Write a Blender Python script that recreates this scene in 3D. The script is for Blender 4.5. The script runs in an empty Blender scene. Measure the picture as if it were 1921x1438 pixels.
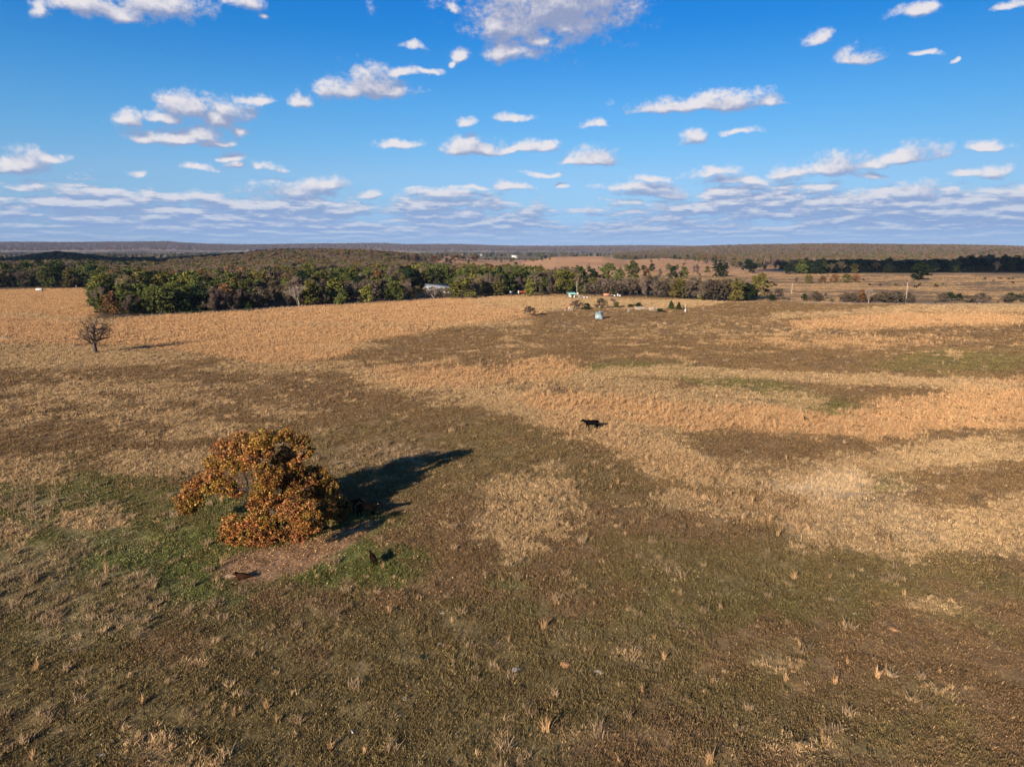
import bpy, bmesh, math, random
import numpy as np
from mathutils import Vector, Matrix

random.seed(7)
RNG = np.random.default_rng(11)
S = bpy.context.scene
COL = S.collection
R = math.radians

# ------------------------------------------------------------------ camera
CAM_H = 25.0
PITCH = R(10.6)
F, CX, CY = 1331.0, 960.5, 719.0
cam_d = bpy.data.cameras.new('camera')
cam = bpy.data.objects.new('camera', cam_d)
COL.objects.link(cam)
cam.location = (0, 0, CAM_H)
cam.rotation_euler = (R(90) - PITCH, 0, 0)
cam_d.sensor_width = 36.0
cam_d.lens = F / 1921.0 * 36.0
cam_d.clip_start = 0.5
cam_d.clip_end = 60000
S.camera = cam

# ------------------------------------------------------------------ exposure
S.view_settings.view_transform = 'Standard'
S.view_settings.look = 'None'
S.view_settings.gamma = 1.0
S.view_settings.use_curve_mapping = False
EXPO = 1.3
S.view_settings.exposure = EXPO
S.cycles.use_denoising = True
S.cycles.max_bounces = 6
S.cycles.diffuse_bounces = 2
S.cycles.glossy_bounces = 1
S.cycles.transmission_bounces = 3
S.cycles.transparent_max_bounces = 4
S.cycles.volume_bounces = 0
S.cycles.caustics_reflective = False
S.cycles.caustics_refractive = False

# ------------------------------------------------------------------ sun
SUN_EL = R(17.0)
SUN_H = Vector((-0.555, -0.832)).normalized()
SUN_DIR = Vector((SUN_H.x * math.cos(SUN_EL), SUN_H.y * math.cos(SUN_EL), math.sin(SUN_EL)))
sl = bpy.data.lights.new('sun', 'SUN')
sl.energy = 5.0
sl.angle = R(0.53)
sl.color = (1.0, 0.83, 0.64)
sun = bpy.data.objects.new('sun', sl)
COL.objects.link(sun)
sun.rotation_euler = (-SUN_DIR).to_track_quat('-Z', 'Y').to_euler()
sun.location = (-30, -45, 60)


# ------------------------------------------------------------------ pixel <-> world measuring helpers
CP, SP = math.cos(PITCH), math.sin(PITCH)


def ray(px, py):
    a, b = (px - CX) / F, (CY - py) / F
    return Vector((a, CP + b * SP, -SP + b * CP)).normalized()


def project(x, y, z):
    dz = z - CAM_H
    depth = np.maximum(y * CP - dz * SP, 0.1)
    up = y * SP + dz * CP
    return CX + F * x / depth, CY - F * up / depth


def flat(px, py, z=0.0):
    d = ray(px, py)
    t = (z - CAM_H) / d.z
    return d.x * t, d.y * t


def azel(px, py):
    d = ray(px, py)
    return math.degrees(math.atan2(d.x, d.y)), math.degrees(math.asin(d.z))


# ------------------------------------------------------------------ sky
SKY_STR = 0.0496
world = bpy.data.worlds.new('World')
S.world = world
world.use_nodes = True
wt = world.node_tree
wt.nodes.clear()


def wn(tree, kind, **kw):
    n = tree.nodes.new(kind)
    for k, v in kw.items():
        setattr(n, k, v)
    return n


def build_sky():
    N, L = wt.nodes, wt.links
    out = wn(wt, 'ShaderNodeOutputWorld')
    bg = wn(wt, 'ShaderNodeBackground')
    bg.inputs['Strength'].default_value = SKY_STR
    L.new(bg.outputs[0], out.inputs[0])
    sky = wn(wt, 'ShaderNodeTexSky', sky_type='NISHITA')
    sky.sun_disc = False
    sky.sun_elevation = SUN_EL
    sky.sun_rotation = math.atan2(SUN_H.x, SUN_H.y)
    sky.altitude = 250
    sky.air_density = 1.0
    sky.dust_density = 0.6
    sky.ozone_density = 2.0
    tc = wn(wt, 'ShaderNodeTexCoord')
    sep = wn(wt, 'ShaderNodeSeparateXYZ')
    L.new(tc.outputs['Generated'], sep.inputs[0])

    def M(op, a, b=None, c=None, clamp=False):
        n = wn(wt, 'ShaderNodeMath', operation=op)
        n.use_clamp = clamp
        for i, v in enumerate((a, b, c)):
            if v is None:
                continue
            if isinstance(v, (int, float)):
                n.inputs[i].default_value = v
            else:
                L.new(v, n.inputs[i])
        return n.outputs[0]

    def V(op, a, b=None, c=None, out=0):
        n = wn(wt, 'ShaderNodeVectorMath', operation=op)
        for i, v in enumerate((a, b, c)):
            if v is None:
                continue
            if isinstance(v, tuple):
                n.inputs[i].default_value = v
            else:
                L.new(v, n.inputs[i])
        return n.outputs[out]

    def MR(v, a, b, c=0.0, d=1.0, smooth=True):
        n = wn(wt, 'ShaderNodeMapRange', interpolation_type='SMOOTHSTEP' if smooth else 'LINEAR')
        L.new(v, n.inputs[0])
        for i, q in enumerate((a, b, c, d)):
            n.inputs[i + 1].default_value = q
        return n.outputs[0]

    def noise(vec, scale, detail, rough=0.55, dist=0.0):
        n = wn(wt, 'ShaderNodeTexNoise', noise_dimensions='2D')
        n.inputs['Scale'].default_value = scale
        n.inputs['Detail'].default_value = detail
        n.inputs['Roughness'].default_value = rough
        n.inputs['Distortion'].default_value = dist
        L.new(vec, n.inputs['Vector'])
        return n

    def mixc(f, a, b):
        n = wn(wt, 'ShaderNodeMix', data_type='RGBA')
        for s, v in ((0, f), (6, a), (7, b)):
            if isinstance(v, (int, float)):
                n.inputs[s].default_value = v
            elif isinstance(v, tuple):
                n.inputs[s].default_value = (*v, 1)
            else:
                L.new(v, n.inputs[s])
        return n.outputs[2]

    D2 = 180 / math.pi
    u = M('MULTIPLY', M('ARCTAN2', sep.outputs[0], sep.outputs[1]), D2)
    v = M('MULTIPLY', M('ARCSINE', sep.outputs[2]), D2)
    comb = wn(wt, 'ShaderNodeCombineXYZ')
    L.new(u, comb.inputs[0])
    L.new(v, comb.inputs[1])
    P = comb.outputs[0]

    # each cumulus: pixel centre of its flat base, half width, height above base, depth below (photo pixels), weight
    C = [
        # big top one
        (1030, 15, 165, 120, 75), (1070, 5, 130, 90, 75), (940, 55, 70, 34, 24), (960, 98, 66, 22, 16), (1005, 78, 40, 12, 10), (1060, 55, 60, 20, 18),
        # top left band
        (80, 15, 30, 22, 16), (165, 10, 66, 30, 22), (300, 12, 95, 34, 26), (235, 25, 50, 18, 14), (460, 5, 42, 16, 16), (492, 33, 14, 6, 5),
        # small at top
        (855, 20, 16, 14, 12), (775, 87, 22, 9, 7), (852, 100, 20, 14, 11), (845, 115, 10, 6, 6),
        # cumulus upper left of centre
        (690, 165, 66, 46, 22), (640, 172, 50, 24, 16), (755, 135, 45, 13, 10), (800, 132, 24, 8, 7), (735, 175, 60, 16, 9), (548, 188, 20, 26, 12), (570, 190, 34, 14, 9),
        # left double bank
        (350, 205, 62, 30, 22), (420, 205, 60, 26, 24), (240, 229, 42, 18, 9), (300, 222, 52, 18, 9), (470, 190, 34, 10, 9), (405, 225, 50, 18, 18),
        (330, 262, 100, 25, 8), (375, 255, 48, 26, 8), (275, 264, 48, 14, 7), (410, 266, 40, 8, 6), (450, 246, 18, 12, 11),
        (50, 312, 62, 38, 12), (95, 303, 52, 12, 9), (20, 316, 56, 26, 10),
        (425, 297, 38, 14, 6), (375, 318, 36, 11, 6), (440, 312, 26, 9, 6), (495, 313, 28, 12, 7), (255, 325, 20, 6, 5),
        (155, 364, 62, 20, 9), (180, 366, 40, 12, 7),
        # centre small
        (965, 219, 30, 11, 6), (870, 234, 22, 10, 7), (740, 274, 38, 12, 7), (1115, 236, 32, 12, 7),
        (900, 282, 85, 23, 8), (870, 280, 50, 26, 7), (1010, 280, 36, 18, 7), (960, 282, 60, 14, 6),
        (1110, 301, 54, 24, 8), (1080, 302, 26, 15, 6),
        (600, 352, 58, 20, 8), (555, 362, 80, 26, 9), (690, 366, 24, 12, 6), (840, 368, 90, 14, 10), (820, 384, 100, 14, 10), (955, 352, 40, 11, 6), (890, 354, 38, 6, 5), (1025, 326, 52, 7, 5), (1055, 350, 18, 8, 6),
        # right
        (1710, 25, 46, 20, 12), (1735, 14, 24, 10, 8), (1910, 12, 28, 12, 8), (1548, 72, 28, 22, 10), (1610, 112, 54, 24, 8), (1590, 113, 30, 12, 6), (1720, 101, 30, 6, 5), (1785, 108, 9, 4, 4),
        (1320, 202, 130, 26, 9), (1375, 192, 54, 22, 13), (1440, 198, 30, 14, 8), (1250, 208, 60, 12, 7), (1305, 262, 30, 20, 9), (1392, 245, 30, 8, 5),
        (1720, 297, 58, 34, 10), (1690, 292, 56, 20, 12), (1540, 322, 92, 22, 12), (1575, 310, 60, 26, 18), (1480, 325, 40, 12, 6), (1645, 308, 48, 12, 9),
        (1848, 280, 42, 14, 6), (1860, 324, 58, 14, 8), (1800, 325, 36, 9, 6), (1340, 328, 42, 14, 7), (1400, 341, 90, 12, 7), (1210, 352, 80, 10, 8), (1235, 338, 40, 12, 5),
        (1370, 372, 60, 18, 8), (1460, 362, 34, 12, 6), (1700, 368, 120, 22, 16), (1560, 372, 50, 14, 8), (1850, 372, 100, 20, 14), (1240, 364, 80, 14, 10), (1640, 330, 40, 8, 6),
    ]
    E = []
    for (px, py, w, ht, hb) in C:
        c = azel(px, py)
        du = abs(azel(px + 10, py)[0] - azel(px - 10, py)[0]) / 20
        dv = abs(azel(px, py - 10)[1] - azel(px, py + 10)[1]) / 20
        E.append((c[0], c[1], 1 / (w * du * 1.12), 1 / (ht * dv * 1.2), 1 / (hb * dv * 1.15)))

    def density(Pv):
        # billowing edges come from warping the coordinates, then adding finer noise
        n1 = noise(Pv, 0.30, 2.0, 0.5)
        w1 = V('MULTIPLY', V('SUBTRACT', n1.outputs['Color'], (0.5, 0.5, 0.5)), (2.6, 1.1, 0))
        Pw = V('ADD', Pv, w1)
        s = wn(wt, 'ShaderNodeSeparateXYZ')
        L.new(Pw, s.inputs[0])
        c = wn(wt, 'ShaderNodeCombineXYZ')
        L.new(s.outputs[0], c.inputs[0])
        L.new(s.outputs[1], c.inputs[1])
        L.new(M('MULTIPLY', s.outputs[1], -1.0), c.inputs[2])
        Q = c.outputs[0]
        acc = None
        for (eu, ev, ia, ib, ic) in E:
            d = V('LENGTH', V('MAXIMUM', V('MULTIPLY_ADD', Q, (ia, ib, ic), (-eu * ia, -ev * ib, ev * ic)), (-1000.0, 0.0, 0.0)), out=1)
            acc = d if acc is None else M('SMOOTH_MIN', acc, d, 0.45)
        n2 = noise(V('MULTIPLY', Pv, (0.8, 1.25, 1)), 0.75, 6.0, 0.54)
        n3 = noise(V('MULTIPLY', Pv, (1, 1.2, 1)), 2.8, 4.0, 0.55)
        ragged = M('MULTIPLY_ADD', n2.outputs['Fac'], 1.3, M('MULTIPLY_ADD', n3.outputs['Fac'], 0.6, -0.95))
        near = M('ADD', M('SUBTRACT', 0.95, acc), ragged)
        soft = M('ADD', M('SUBTRACT', 0.95, acc), M('MULTIPLY', ragged, 0.55))
        # the distant field of flat cumulus above the horizon
        s2 = wn(wt, 'ShaderNodeSeparateXYZ')
        L.new(Pv, s2.inputs[0])
        lv = M('LOGARITHM', M('MAXIMUM', M('ADD', s2.outputs[1], 0.7), 0.2), 2.718)
        q = wn(wt, 'ShaderNodeCombineXYZ')
        L.new(M('MULTIPLY', s2.outputs[0], 0.33), q.inputs[0])
        L.new(M('MULTIPLY', lv, 5.4), q.inputs[1])
        f = noise(q.outputs[0], 1.05, 6.0, 0.6, 0.0)
        f2 = noise(q.outputs[0], 0.22, 2.0, 0.5)
        cov = MR(s2.outputs[1], 0.4, 3.2, 0.26, 0.19, False)
        cov2 = MR(s2.outputs[1], 3.0, 6.4, 0.0, -0.62)
        far = M('MULTIPLY', M('ADD', M('ADD', M('SUBTRACT', f.outputs['Fac'], 0.5), M('MULTIPLY', M('SUBTRACT', f2.outputs['Fac'], 0.47), 0.7)), M('ADD', cov, cov2)), 3.2)
        return M('MAXIMUM', near, far), M('MAXIMUM', soft, far)

    d0, s0 = density(P)
    step = MR(v, 1.0, 6.0, 0.15, 0.70, False)
    oc = wn(wt, 'ShaderNodeCombineXYZ')
    L.new(M('MULTIPLY', step, -0.55), oc.inputs[0])
    L.new(step, oc.inputs[1])
    d1, s1 = density(V('ADD', P, oc.outputs[0]))
    lit = MR(M('SUBTRACT', s0, s1), -0.24, 0.78)
    K = 1.0 / (SKY_STR * 2 ** EXPO)

    def k(c):
        return tuple(q * K for q in c)
    # the Nishita sky, toned to the deep polarised blue of a dry autumn afternoon
    ramp = wn(wt, 'ShaderNodeValToRGB')
    cr = ramp.color_ramp
    stops = [(0.0, (.37, .60, 1.34)), (.82, (.37, .59, 1.33)), (1.64, (.38, .58, 1.22)), (3.67, (.46, .66, 1.05)), (5.7, (.50, .71, 1.02)), (8.05, (.40, .73, 1.04)), (10.7, (.30, .72, 1.08)), (13.3, (.19, .66, 1.10)), (15.7, (.09, .60, 1.12)), (17.6, (.06, .57, 1.15)), (45.0, (.42, .76, 1.06))]
    while len(cr.elements) < len(stops):
        cr.elements.new(0.5)
    for e, (el, c3) in zip(cr.elements, stops):
        e.position = el / 50.0
    for e, (el, c3) in zip(cr.elements, stops):
        e.color = (*(q / 2 for q in c3), 1)
    L.new(M('DIVIDE', v, 50.0, clamp=True), ramp.inputs[0])
    even = wn(wt, 'ShaderNodeVectorMath', operation='SCALE')
    L.new(V('MULTIPLY', sky.outputs[0], ramp.outputs[0]), even.inputs[0])
    L.new(MR(u, -38, 38, 2.5, 1.74, False), even.inputs['Scale'])
    skyc = even.outputs[0]
    shade = mixc(MR(v, 1.0, 9.0), k((0.25, 0.38, 0.64)), k((0.30, 0.35, 0.53)))
    bright = mixc(MR(v, 0.8, 6.0), k((0.50, 0.58, 0.73)), k((0.84, 0.80, 0.82)))
    cc = mixc(lit, shade, bright)
    alpha = M('MULTIPLY', MR(d0, -0.14, 0.68), MR(v, 0.3, 1.9, 0.15, 0.95))
    fin = mixc(alpha, skyc, cc)
    L.new(fin, bg.inputs['Color'])


build_sky()


# ------------------------------------------------------------------ numpy noise
def _hash(ix, iy, seed):
    h = (ix.astype(np.int64) * 374761393 + iy.astype(np.int64) * 668265263 + seed * 974634541) & 0xFFFFFFFF
    h = ((h ^ (h >> 13)) * 1274126177) & 0xFFFFFFFF
    h = (h ^ (h >> 16)) & 0xFFFFFFFF
    return h / 4294967295.0


def vnoise(x, y, seed=0):
    x, y = np.asarray(x, float), np.asarray(y, float)
    ix, iy = np.floor(x), np.floor(y)
    fx, fy = x - ix, y - iy
    fx, fy = fx * fx * (3 - 2 * fx), fy * fy * (3 - 2 * fy)
    a, b = _hash(ix, iy, seed), _hash(ix + 1, iy, seed)
    c, d = _hash(ix, iy + 1, seed), _hash(ix + 1, iy + 1, seed)
    return (a * (1 - fx) + b * fx) * (1 - fy) + (c * (1 - fx) + d * fx) * fy


def fbm(x, y, octv=4, seed=0, gain=0.5):
    s, a, t = 0.0, 1.0, 0.0
    for o in range(octv):
        s = s + a * vnoise(x * 2.03 ** o + 17.1 * o, y * 2.03 ** o - 9.7 * o, seed + o * 13)
        t += a
        a *= gain
    return s / t


def sstep(a, b, x):
    t = np.clip((x - a) / (b - a), 0, 1)
    return t * t * (3 - 2 * t)


def interp(pts, x):
    p = np.array(pts, float)
    return np.interp(x, p[:, 0], p[:, 1])


# ------------------------------------------------------------------ terrain
RIDGES = [
    # distance, spread, height of what grows on it, skyline in photo pixels
    (1150, 260, 9.0, [(120, 520), (230, 497), (330, 482), (430, 476), (520, 468), (600, 467), (700, 469), (770, 476), (840, 484), (930, 496), (1000, 520)]),
    (1350, 170, 0.0, [(780, 520), (830, 482), (900, 486), (980, 494), (1040, 482), (1130, 480), (1175, 488), (1240, 484), (1320, 488), (1400, 496), (1480, 510)]),
    (1500, 300, 9.0, [(-400, 500), (-60, 492), (0, 486), (45, 481), (110, 474), (170, 479), (260, 492), (340, 505)]),
    (4700, 900, 8.0, [(1100, 480), (1200, 472), (1290, 465), (1330, 463), (1420, 461), (1530, 460), (1640, 461), (1750, 462), (1830, 463), (1921, 465), (2400, 462)]),
    (9000, 1500, 8.0, [(-600, 462), (0, 459), (100, 459), (240, 457), (318, 456), (340, 458), (390, 460), (470, 461), (600, 459), (720, 458), (760, 460), (860, 460), (960, 463), (1060, 463), (1200, 462), (1290, 463), (1500, 466), (2400, 466)]),
]


def terrain(x, y):
    x, y = np.asarray(x, float), np.asarray(y, float)
    r = np.hypot(x, y)
    z = 0.9 * (fbm(x / 70, y / 70, 3, 5) - 0.5) * sstep(10, 60, r)
    z = z + 0.30 * (fbm(x / 7, y / 7, 3, 8) - 0.5)
    z = z + 0.20 * (fbm(x / 2.1, y / 2.1, 3, 9, 0.6) - 0.5) * sstep(140, 60, r)
    z = z + 7 * (fbm(x / 420, y / 420, 3, 6) - 0.5) * sstep(480, 1300, r)
    px = np.where(y > 1, CX + F * x / np.maximum(y * CP + CAM_H * SP, 1.0), np.where(x > 0, 3000, -1500))
    for D, W, th, sky in RIDGES:
        py = interp(sky, px)
        el = np.arctan((CY - py) / F) - PITCH
        h = np.maximum(CAM_H + D * np.tan(el) - th, 0)
        h = h * (0.93 + 0.14 * fbm(x / (W * 0.35), y / (W * 0.35), 3, int(D)))
        z = np.maximum(z, z * 0.4 + h * np.exp(-0.5 * ((r - D) / W) ** 2))
    return z


def ground_at(px, py):
    d = ray(px, py)
    t = 20.0
    prev = t
    while t < 20000:
        p = d * t
        if CAM_H + p.z <= float(terrain(p.x, p.y)):
            lo, hi = prev, t
            for _ in range(24):
                m = (lo + hi) / 2
                q = d * m
                if CAM_H + q.z <= float(terrain(q.x, q.y)):
                    hi = m
                else:
                    lo = m
            q = d * hi
            return Vector((q.x, q.y, float(terrain(q.x, q.y))))
        prev = t
        t *= 1.015
    x, y = flat(px, py)
    return Vector((x, y, 0))


# ------------------------------------------------------------------ what grows where
BROWN, GREEN, TAN, ORANGE, WEED, DIRT, BARE = range(7)
ALB = np.array([(0.178, 0.115, 0.060), (0.095, 0.122, 0.032), (0.40, 0.28, 0.155), (0.46, 0.275, 0.14), (0.275, 0.195, 0.118), (0.245, 0.148, 0.084), (0.50, 0.37, 0.225)])


def seg_d(px, py, pts, wid):
    best = np.full(px.shape, 9.0)
    for (x0, y0, w0), (x1, y1, w1) in zip([(*p, w) for p, w in zip(pts, wid)][:-1], [(*p, w) for p, w in zip(pts, wid)][1:]):
        vx, vy = x1 - x0, (y1 - y0)
        t = np.clip(((px - x0) * vx + (py - y0) * vy) / (vx * vx + vy * vy), 0, 1)
        dx, dy = px - (x0 + t * vx), py - (y0 + t * vy)
        w = w0 + (w1 - w0) * t
        best = np.minimum(best, np.hypot(dx / (w * 2.0), dy / w))
    return best


LAYERS = [
    # kind, strength, shape, noise amount
    (GREEN, 0.25, ('E', 700, 1300, 1100, 180), 2.2),
    (GREEN, 0.6, ('E', 150, 1020, 420, 150), 1.5),
    (WEED, 0.55, ('E', 200, 1060, 420, 130), 2.2, 0.3),
    (GREEN, 0.25, ('E', 1500, 1080, 520, 90), 2.0),
    (GREEN, 0.18, ('E', 900, 860, 500, 90), 1.8),
    (TAN, 0.75, ('E', 240, 765, 400, 78), 3.4, 0.5),
    (TAN, 0.8, ('E', 330, 866, 130, 26), 1.1),
    (TAN, 0.7, ('E', 60, 880, 90, 30), 1.5),
    (TAN, 0.8, ('E', 195, 972, 75, 22), 1.0),
    (TAN, 0.8, ('E', 15, 1005, 50, 28), 1.0),
    (WEED, 0.6, ('E', 720, 850, 160, 40), 2.0, 0.3),
    (TAN, 0.85, ('E', 970, 975, 135, 60), 2.4, 0.15),
    (TAN, 0.75, ('E', 1000, 912, 80, 22), 1.2),
    (TAN, 0.6, ('E', 1040, 875, 40, 12), 1.2),
    (TAN, 0.7, ('E', 1262, 927, 55, 11), 0.8),
    # pale belt running down the middle to the right
    (TAN, 0.85, ('L', [(700, 712), (900, 730), (1080, 775), (1200, 830), (1330, 880), (1480, 890), (1700, 870), (1921, 855)], [20, 28, 40, 40, 24, 26, 26, 26]), 2.0),
    (TAN, 0.85, ('L', [(1470, 915), (1560, 910), (1600, 975), (1750, 1010), (1960, 1005)], [14, 46, 54, 46, 62]), 2.0),
    (TAN, 0.45, ('L', [(1300, 960), (1500, 960)], [34, 40]), 2.6, 0.5),
    (GREEN, 0.45, ('L', [(1000, 705), (1250, 690), (1420, 730), (1560, 770)], [16, 16, 26, 20]), 1.1),
    (TAN, 0.65, ('L', [(980, 718), (1240, 694), (1450, 702), (1620, 712), (1921, 733)], [10, 12, 10, 12, 14]), 1.0),
    (TAN, 0.55, ('L', [(1130, 730), (1300, 740), (1460, 760)], [30, 22, 30]), 1.4),
    (ORANGE, 0.75, ('E', 870, 708, 190, 20), 1.7),
    (ORANGE, 0.75, ('E', 1040, 690, 75, 16), 1.4),
    (ORANGE, 0.85, ('L', [(1010, 745), (1180, 768), (1400, 790), (1580, 798), (1760, 780), (1960, 762)], [14, 20, 24, 26, 36, 42]), 2.0),
    (ORANGE, 0.28, ('L', [(1080, 790), (1150, 830), (1230, 860), (1350, 880)], [26, 30, 22, 14]), 1.3),
    (ORANGE, 0.16, ('L', [(1250, 900), (1450, 960), (1600, 870)], [20, 34, 20]), 1.5),
    (BROWN, 0.8, ('E', 1770, 928, 150, 36), 1.6),
    (GREEN, 0.4, ('E', 1650, 915, 60, 16), 1.1),
    (BARE, 0.9, ('E', 1542, 900, 70, 30), 1.8),
    (BARE, 0.3, ('L', [(1480, 905), (1600, 960), (1760, 1000)], [20, 40, 30]), 2.2),
    (BROWN, 0.65, ('E', 1420, 865, 120, 28), 1.7),
    (GREEN, 0.35, ('E', 1840, 682, 200, 22), 1.6),
    # left and back: broomsedge prairie
    (ORANGE, 0.92, ('P', [(-300, 535), (170, 538), (190, 600), (480, 578), (700, 562), (960, 552), (1060, 562), (1030, 590), (880, 612), (700, 640), (640, 668), (520, 690), (430, 672), (240, 645), (-300, 648)]), 0.55),
    (TAN, 0.75, ('E', 120, 668, 260, 26), 0.8),
    (TAN, 0.4, ('L', [(430, 690), (640, 690), (700, 700)], [14, 12, 10]), 0.9),
    (TAN, 0.8, ('L', [(-200, 586), (60, 592), (190, 600), (240, 604)], [5, 5, 5, 4]), 0.5),
    (TAN, 0.5, ('L', [(480, 608), (760, 612), (1000, 604)], [4, 5, 6]), 0.6),
    (TAN, 0.8, ('L', [(900, 566), (1060, 570), (1200, 572), (1330, 566)], [10, 14, 10, 6]), 0.8),
    (TAN, 0.6, ('E', 640, 650, 110, 6), 0.8),
    (TAN, 0.8, ('E', 372, 1243, 34, 13), 1.6),
    (TAN, 0.8, ('E', 296, 1384, 46, 18), 1.6),
    (TAN, 0.7, ('E', 350, 1420, 40, 14), 1.6),
    (TAN, 0.7, ('E', 1480, 1412, 70, 20), 1.8),
    (TAN, 0.6, ('E', 1040, 1360, 34, 12), 1.8),
    (TAN, 0.6, ('E', 1440, 1240, 40, 10), 1.8),
    (TAN, 0.5, ('E', 1830, 1310, 60, 18), 2.0),
    (TAN, 0.6, ('E', 1760, 1150, 60, 12), 2.0),
    (TAN, 0.6, ('E', 1490, 1025, 34, 14), 1.4),
    (TAN, 0.5, ('E', 1300, 625, 500, 40), 5.0, 1.1),
    (ORANGE, 0.28, ('E', 1350, 640, 520, 50), 4.5, 1.6),
    (ORANGE, 0.85, ('L', [(1480, 606), (1640, 602), (1800, 598), (1921, 604)], [9, 15, 16, 9]), 0.8),
    (TAN, 0.6, ('L', [(1440, 590), (1700, 578), (1960, 578)], [6, 7, 10]), 0.9),
    (ORANGE, 0.4, ('E', 1600, 640, 200, 10), 3.0),
    (BROWN, 0.95, ('E', 1160, 592, 150, 13), 0.8),
    (BROWN, 0.55, ('E', 1430, 580, 150, 9), 1.5),
    (TAN, 0.35, ('E', 1000, 1150, 1400, 330), 6.0, 2.6),
    (WEED, 0.4, ('E', 1000, 1150, 1400, 330), 5.0, 1.8),
    # bare ground and lush ring round the oak
    (GREEN, 0.78, ('E', 520, 1045, 330, 85), 1.6),
    (DIRT, 0.97, ('P', [(392, 1088), (425, 1040), (560, 1012), (690, 975), (720, 985), (640, 1030), (560, 1075), (470, 1098)]), 0.5),
]


def poly_d(px, py, pts):
    """inside measure: >0 inside (in photo pixels), smooth edge"""
    inside = np.zeros(px.shape, bool)
    dist = np.full(px.shape, 1e9)
    n = len(pts)
    for i in range(n):
        x0, y0 = pts[i]
        x1, y1 = pts[(i + 1) % n]
        cond = ((y0 > py) != (y1 > py))
        with np.errstate(divide='ignore', invalid='ignore'):
            xi = (x1 - x0) * (py - y0) / (y1 - y0 + 1e-9) + x0
        inside ^= cond & (px < xi)
        vx, vy = x1 - x0, y1 - y0
        t = np.clip(((px - x0) * vx + (py - y0) * vy) / (vx * vx + vy * vy + 1e-9), 0, 1)
        dist = np.minimum(dist, np.hypot((px - x0 - t * vx) * 0.5, py - y0 - t * vy))
    return np.where(inside, dist, -dist)


FIELD_EDGE = [(-900, 538), (0, 542), (168, 541), (190, 597), (330, 589), (480, 581), (600, 574), (700, 568), (800, 562), (900, 558), (960, 554), (1040, 551), (1160, 556), (1260, 560), (1340, 566), (1450, 567), (1560, 570), (1700, 571), (1921, 573), (2900, 575)]


def weights(x, y):
    x, y = np.asarray(x, float), np.asarray(y, float)
    r = np.hypot(x, y)
    k = np.clip(r / 80, 0.5, 4)
    wx = x + 5.0 * k * (fbm(x / (11 * k), y / (11 * k), 4, 31) - 0.5)
    wy = y + 5.0 * k * (fbm(x / (11 * k), y / (11 * k), 4, 47) - 0.5)
    px, py = project(wx, wy, 0.0)
    W = np.zeros(x.shape + (7,))
    W[..., BROWN] = 1
    nz = fbm(x / 4.5, y / 4.5, 5, 77, 0.62) * 0.7 + fbm(x / 16, y / 22, 4, 79) * 0.3
    n5 = fbm(x / 1.8, y / 1.8, 3, 83, 0.6)
    nz = (nz - 0.5) * 1.9 + (n5 - 0.5) * 0.8
    for kind, s, sh, na, *bias in LAYERS:
        if sh[0] == 'E':
            inside = 1 - np.hypot((px - sh[1]) / sh[3], (py - sh[2]) / sh[4])
        elif sh[0] == 'L':
            inside = 1 - seg_d(px, py, sh[1], sh[2])
        else:
            inside = poly_d(px, py, sh[1]) / 14.0
        near = inside > -2
        m = np.where(near, s * sstep(-0.25, 0.45, np.minimum(inside, 0.8) + na * 0.75 * nz - (bias[0] if bias else 0)), 0)
        W *= (1 - m)[..., None]
        W[..., kind] += m
    return W


def beyond_color(x, y, z):
    """ground colour past the field edge: wood floor, pastures, prairie hills, far wooded ridges"""
    px, py = project(x, y, 0.0)
    r = np.hypot(x, y)
    base = np.array((0.085, 0.060, 0.036)) * np.ones(x.shape + (3,))
    st = fbm(x / 40, y / 14, 5, 91, 0.6)
    past = np.array((0.17, 0.112, 0.062)) + (np.array((0.34, 0.22, 0.115)) - np.array((0.17, 0.112, 0.062))) * sstep(0.42, 0.62, st)[..., None]
    past = past * (0.65 + 0.7 * fbm(x / 6, y / 6, 3, 92))[..., None]
    mp = sstep(1320, 1400, px) * sstep(900, 820, r)
    mp = np.maximum(mp, sstep(1080, 1120, px) * sstep(500, 520, r) * sstep(1000, 900, r))
    base = base * (1 - mp[..., None]) + past * mp[..., None]
    hill = np.array((0.34, 0.195, 0.105)) * (0.6 + 0.8 * fbm(x / 60, y / 60, 5, 93, 0.6))[..., None]
    mh = sstep(780, 860, px + 60 * (fbm(x / 90, y / 90, 3, 95) - 0.5)) * sstep(720, 800, r) * sstep(2100, 1800, r) * sstep(1520, 1440, px)
    base = base * (1 - mh[..., None]) + hill * mh[..., None]
    val = np.array((0.16, 0.125, 0.075)) * (0.3 + 1.3 * sstep(0.4, 0.66, fbm(x / 260, y / 90, 4, 96)))[..., None]
    mv = sstep(1900, 2300, r)
    base = base * (1 - mv[..., None]) + val * mv[..., None]
    ridge = np.array((0.20, 0.13, 0.105)) * (0.55 + 0.9 * fbm(x / 35, y / 60, 4, 97, 0.7))[..., None]
    mr = sstep(12, 40, z) * sstep(2500, 3200, r)
    base = base * (1 - mr[..., None]) + ridge * mr[..., None]
    return base


def field_mask(x, y):
    px, py = project(np.asarray(x, float), np.asarray(y, float), 0.0)
    e = interp(FIELD_EDGE, px)
    return sstep(-1.2, 1.2, py - e)


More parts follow.
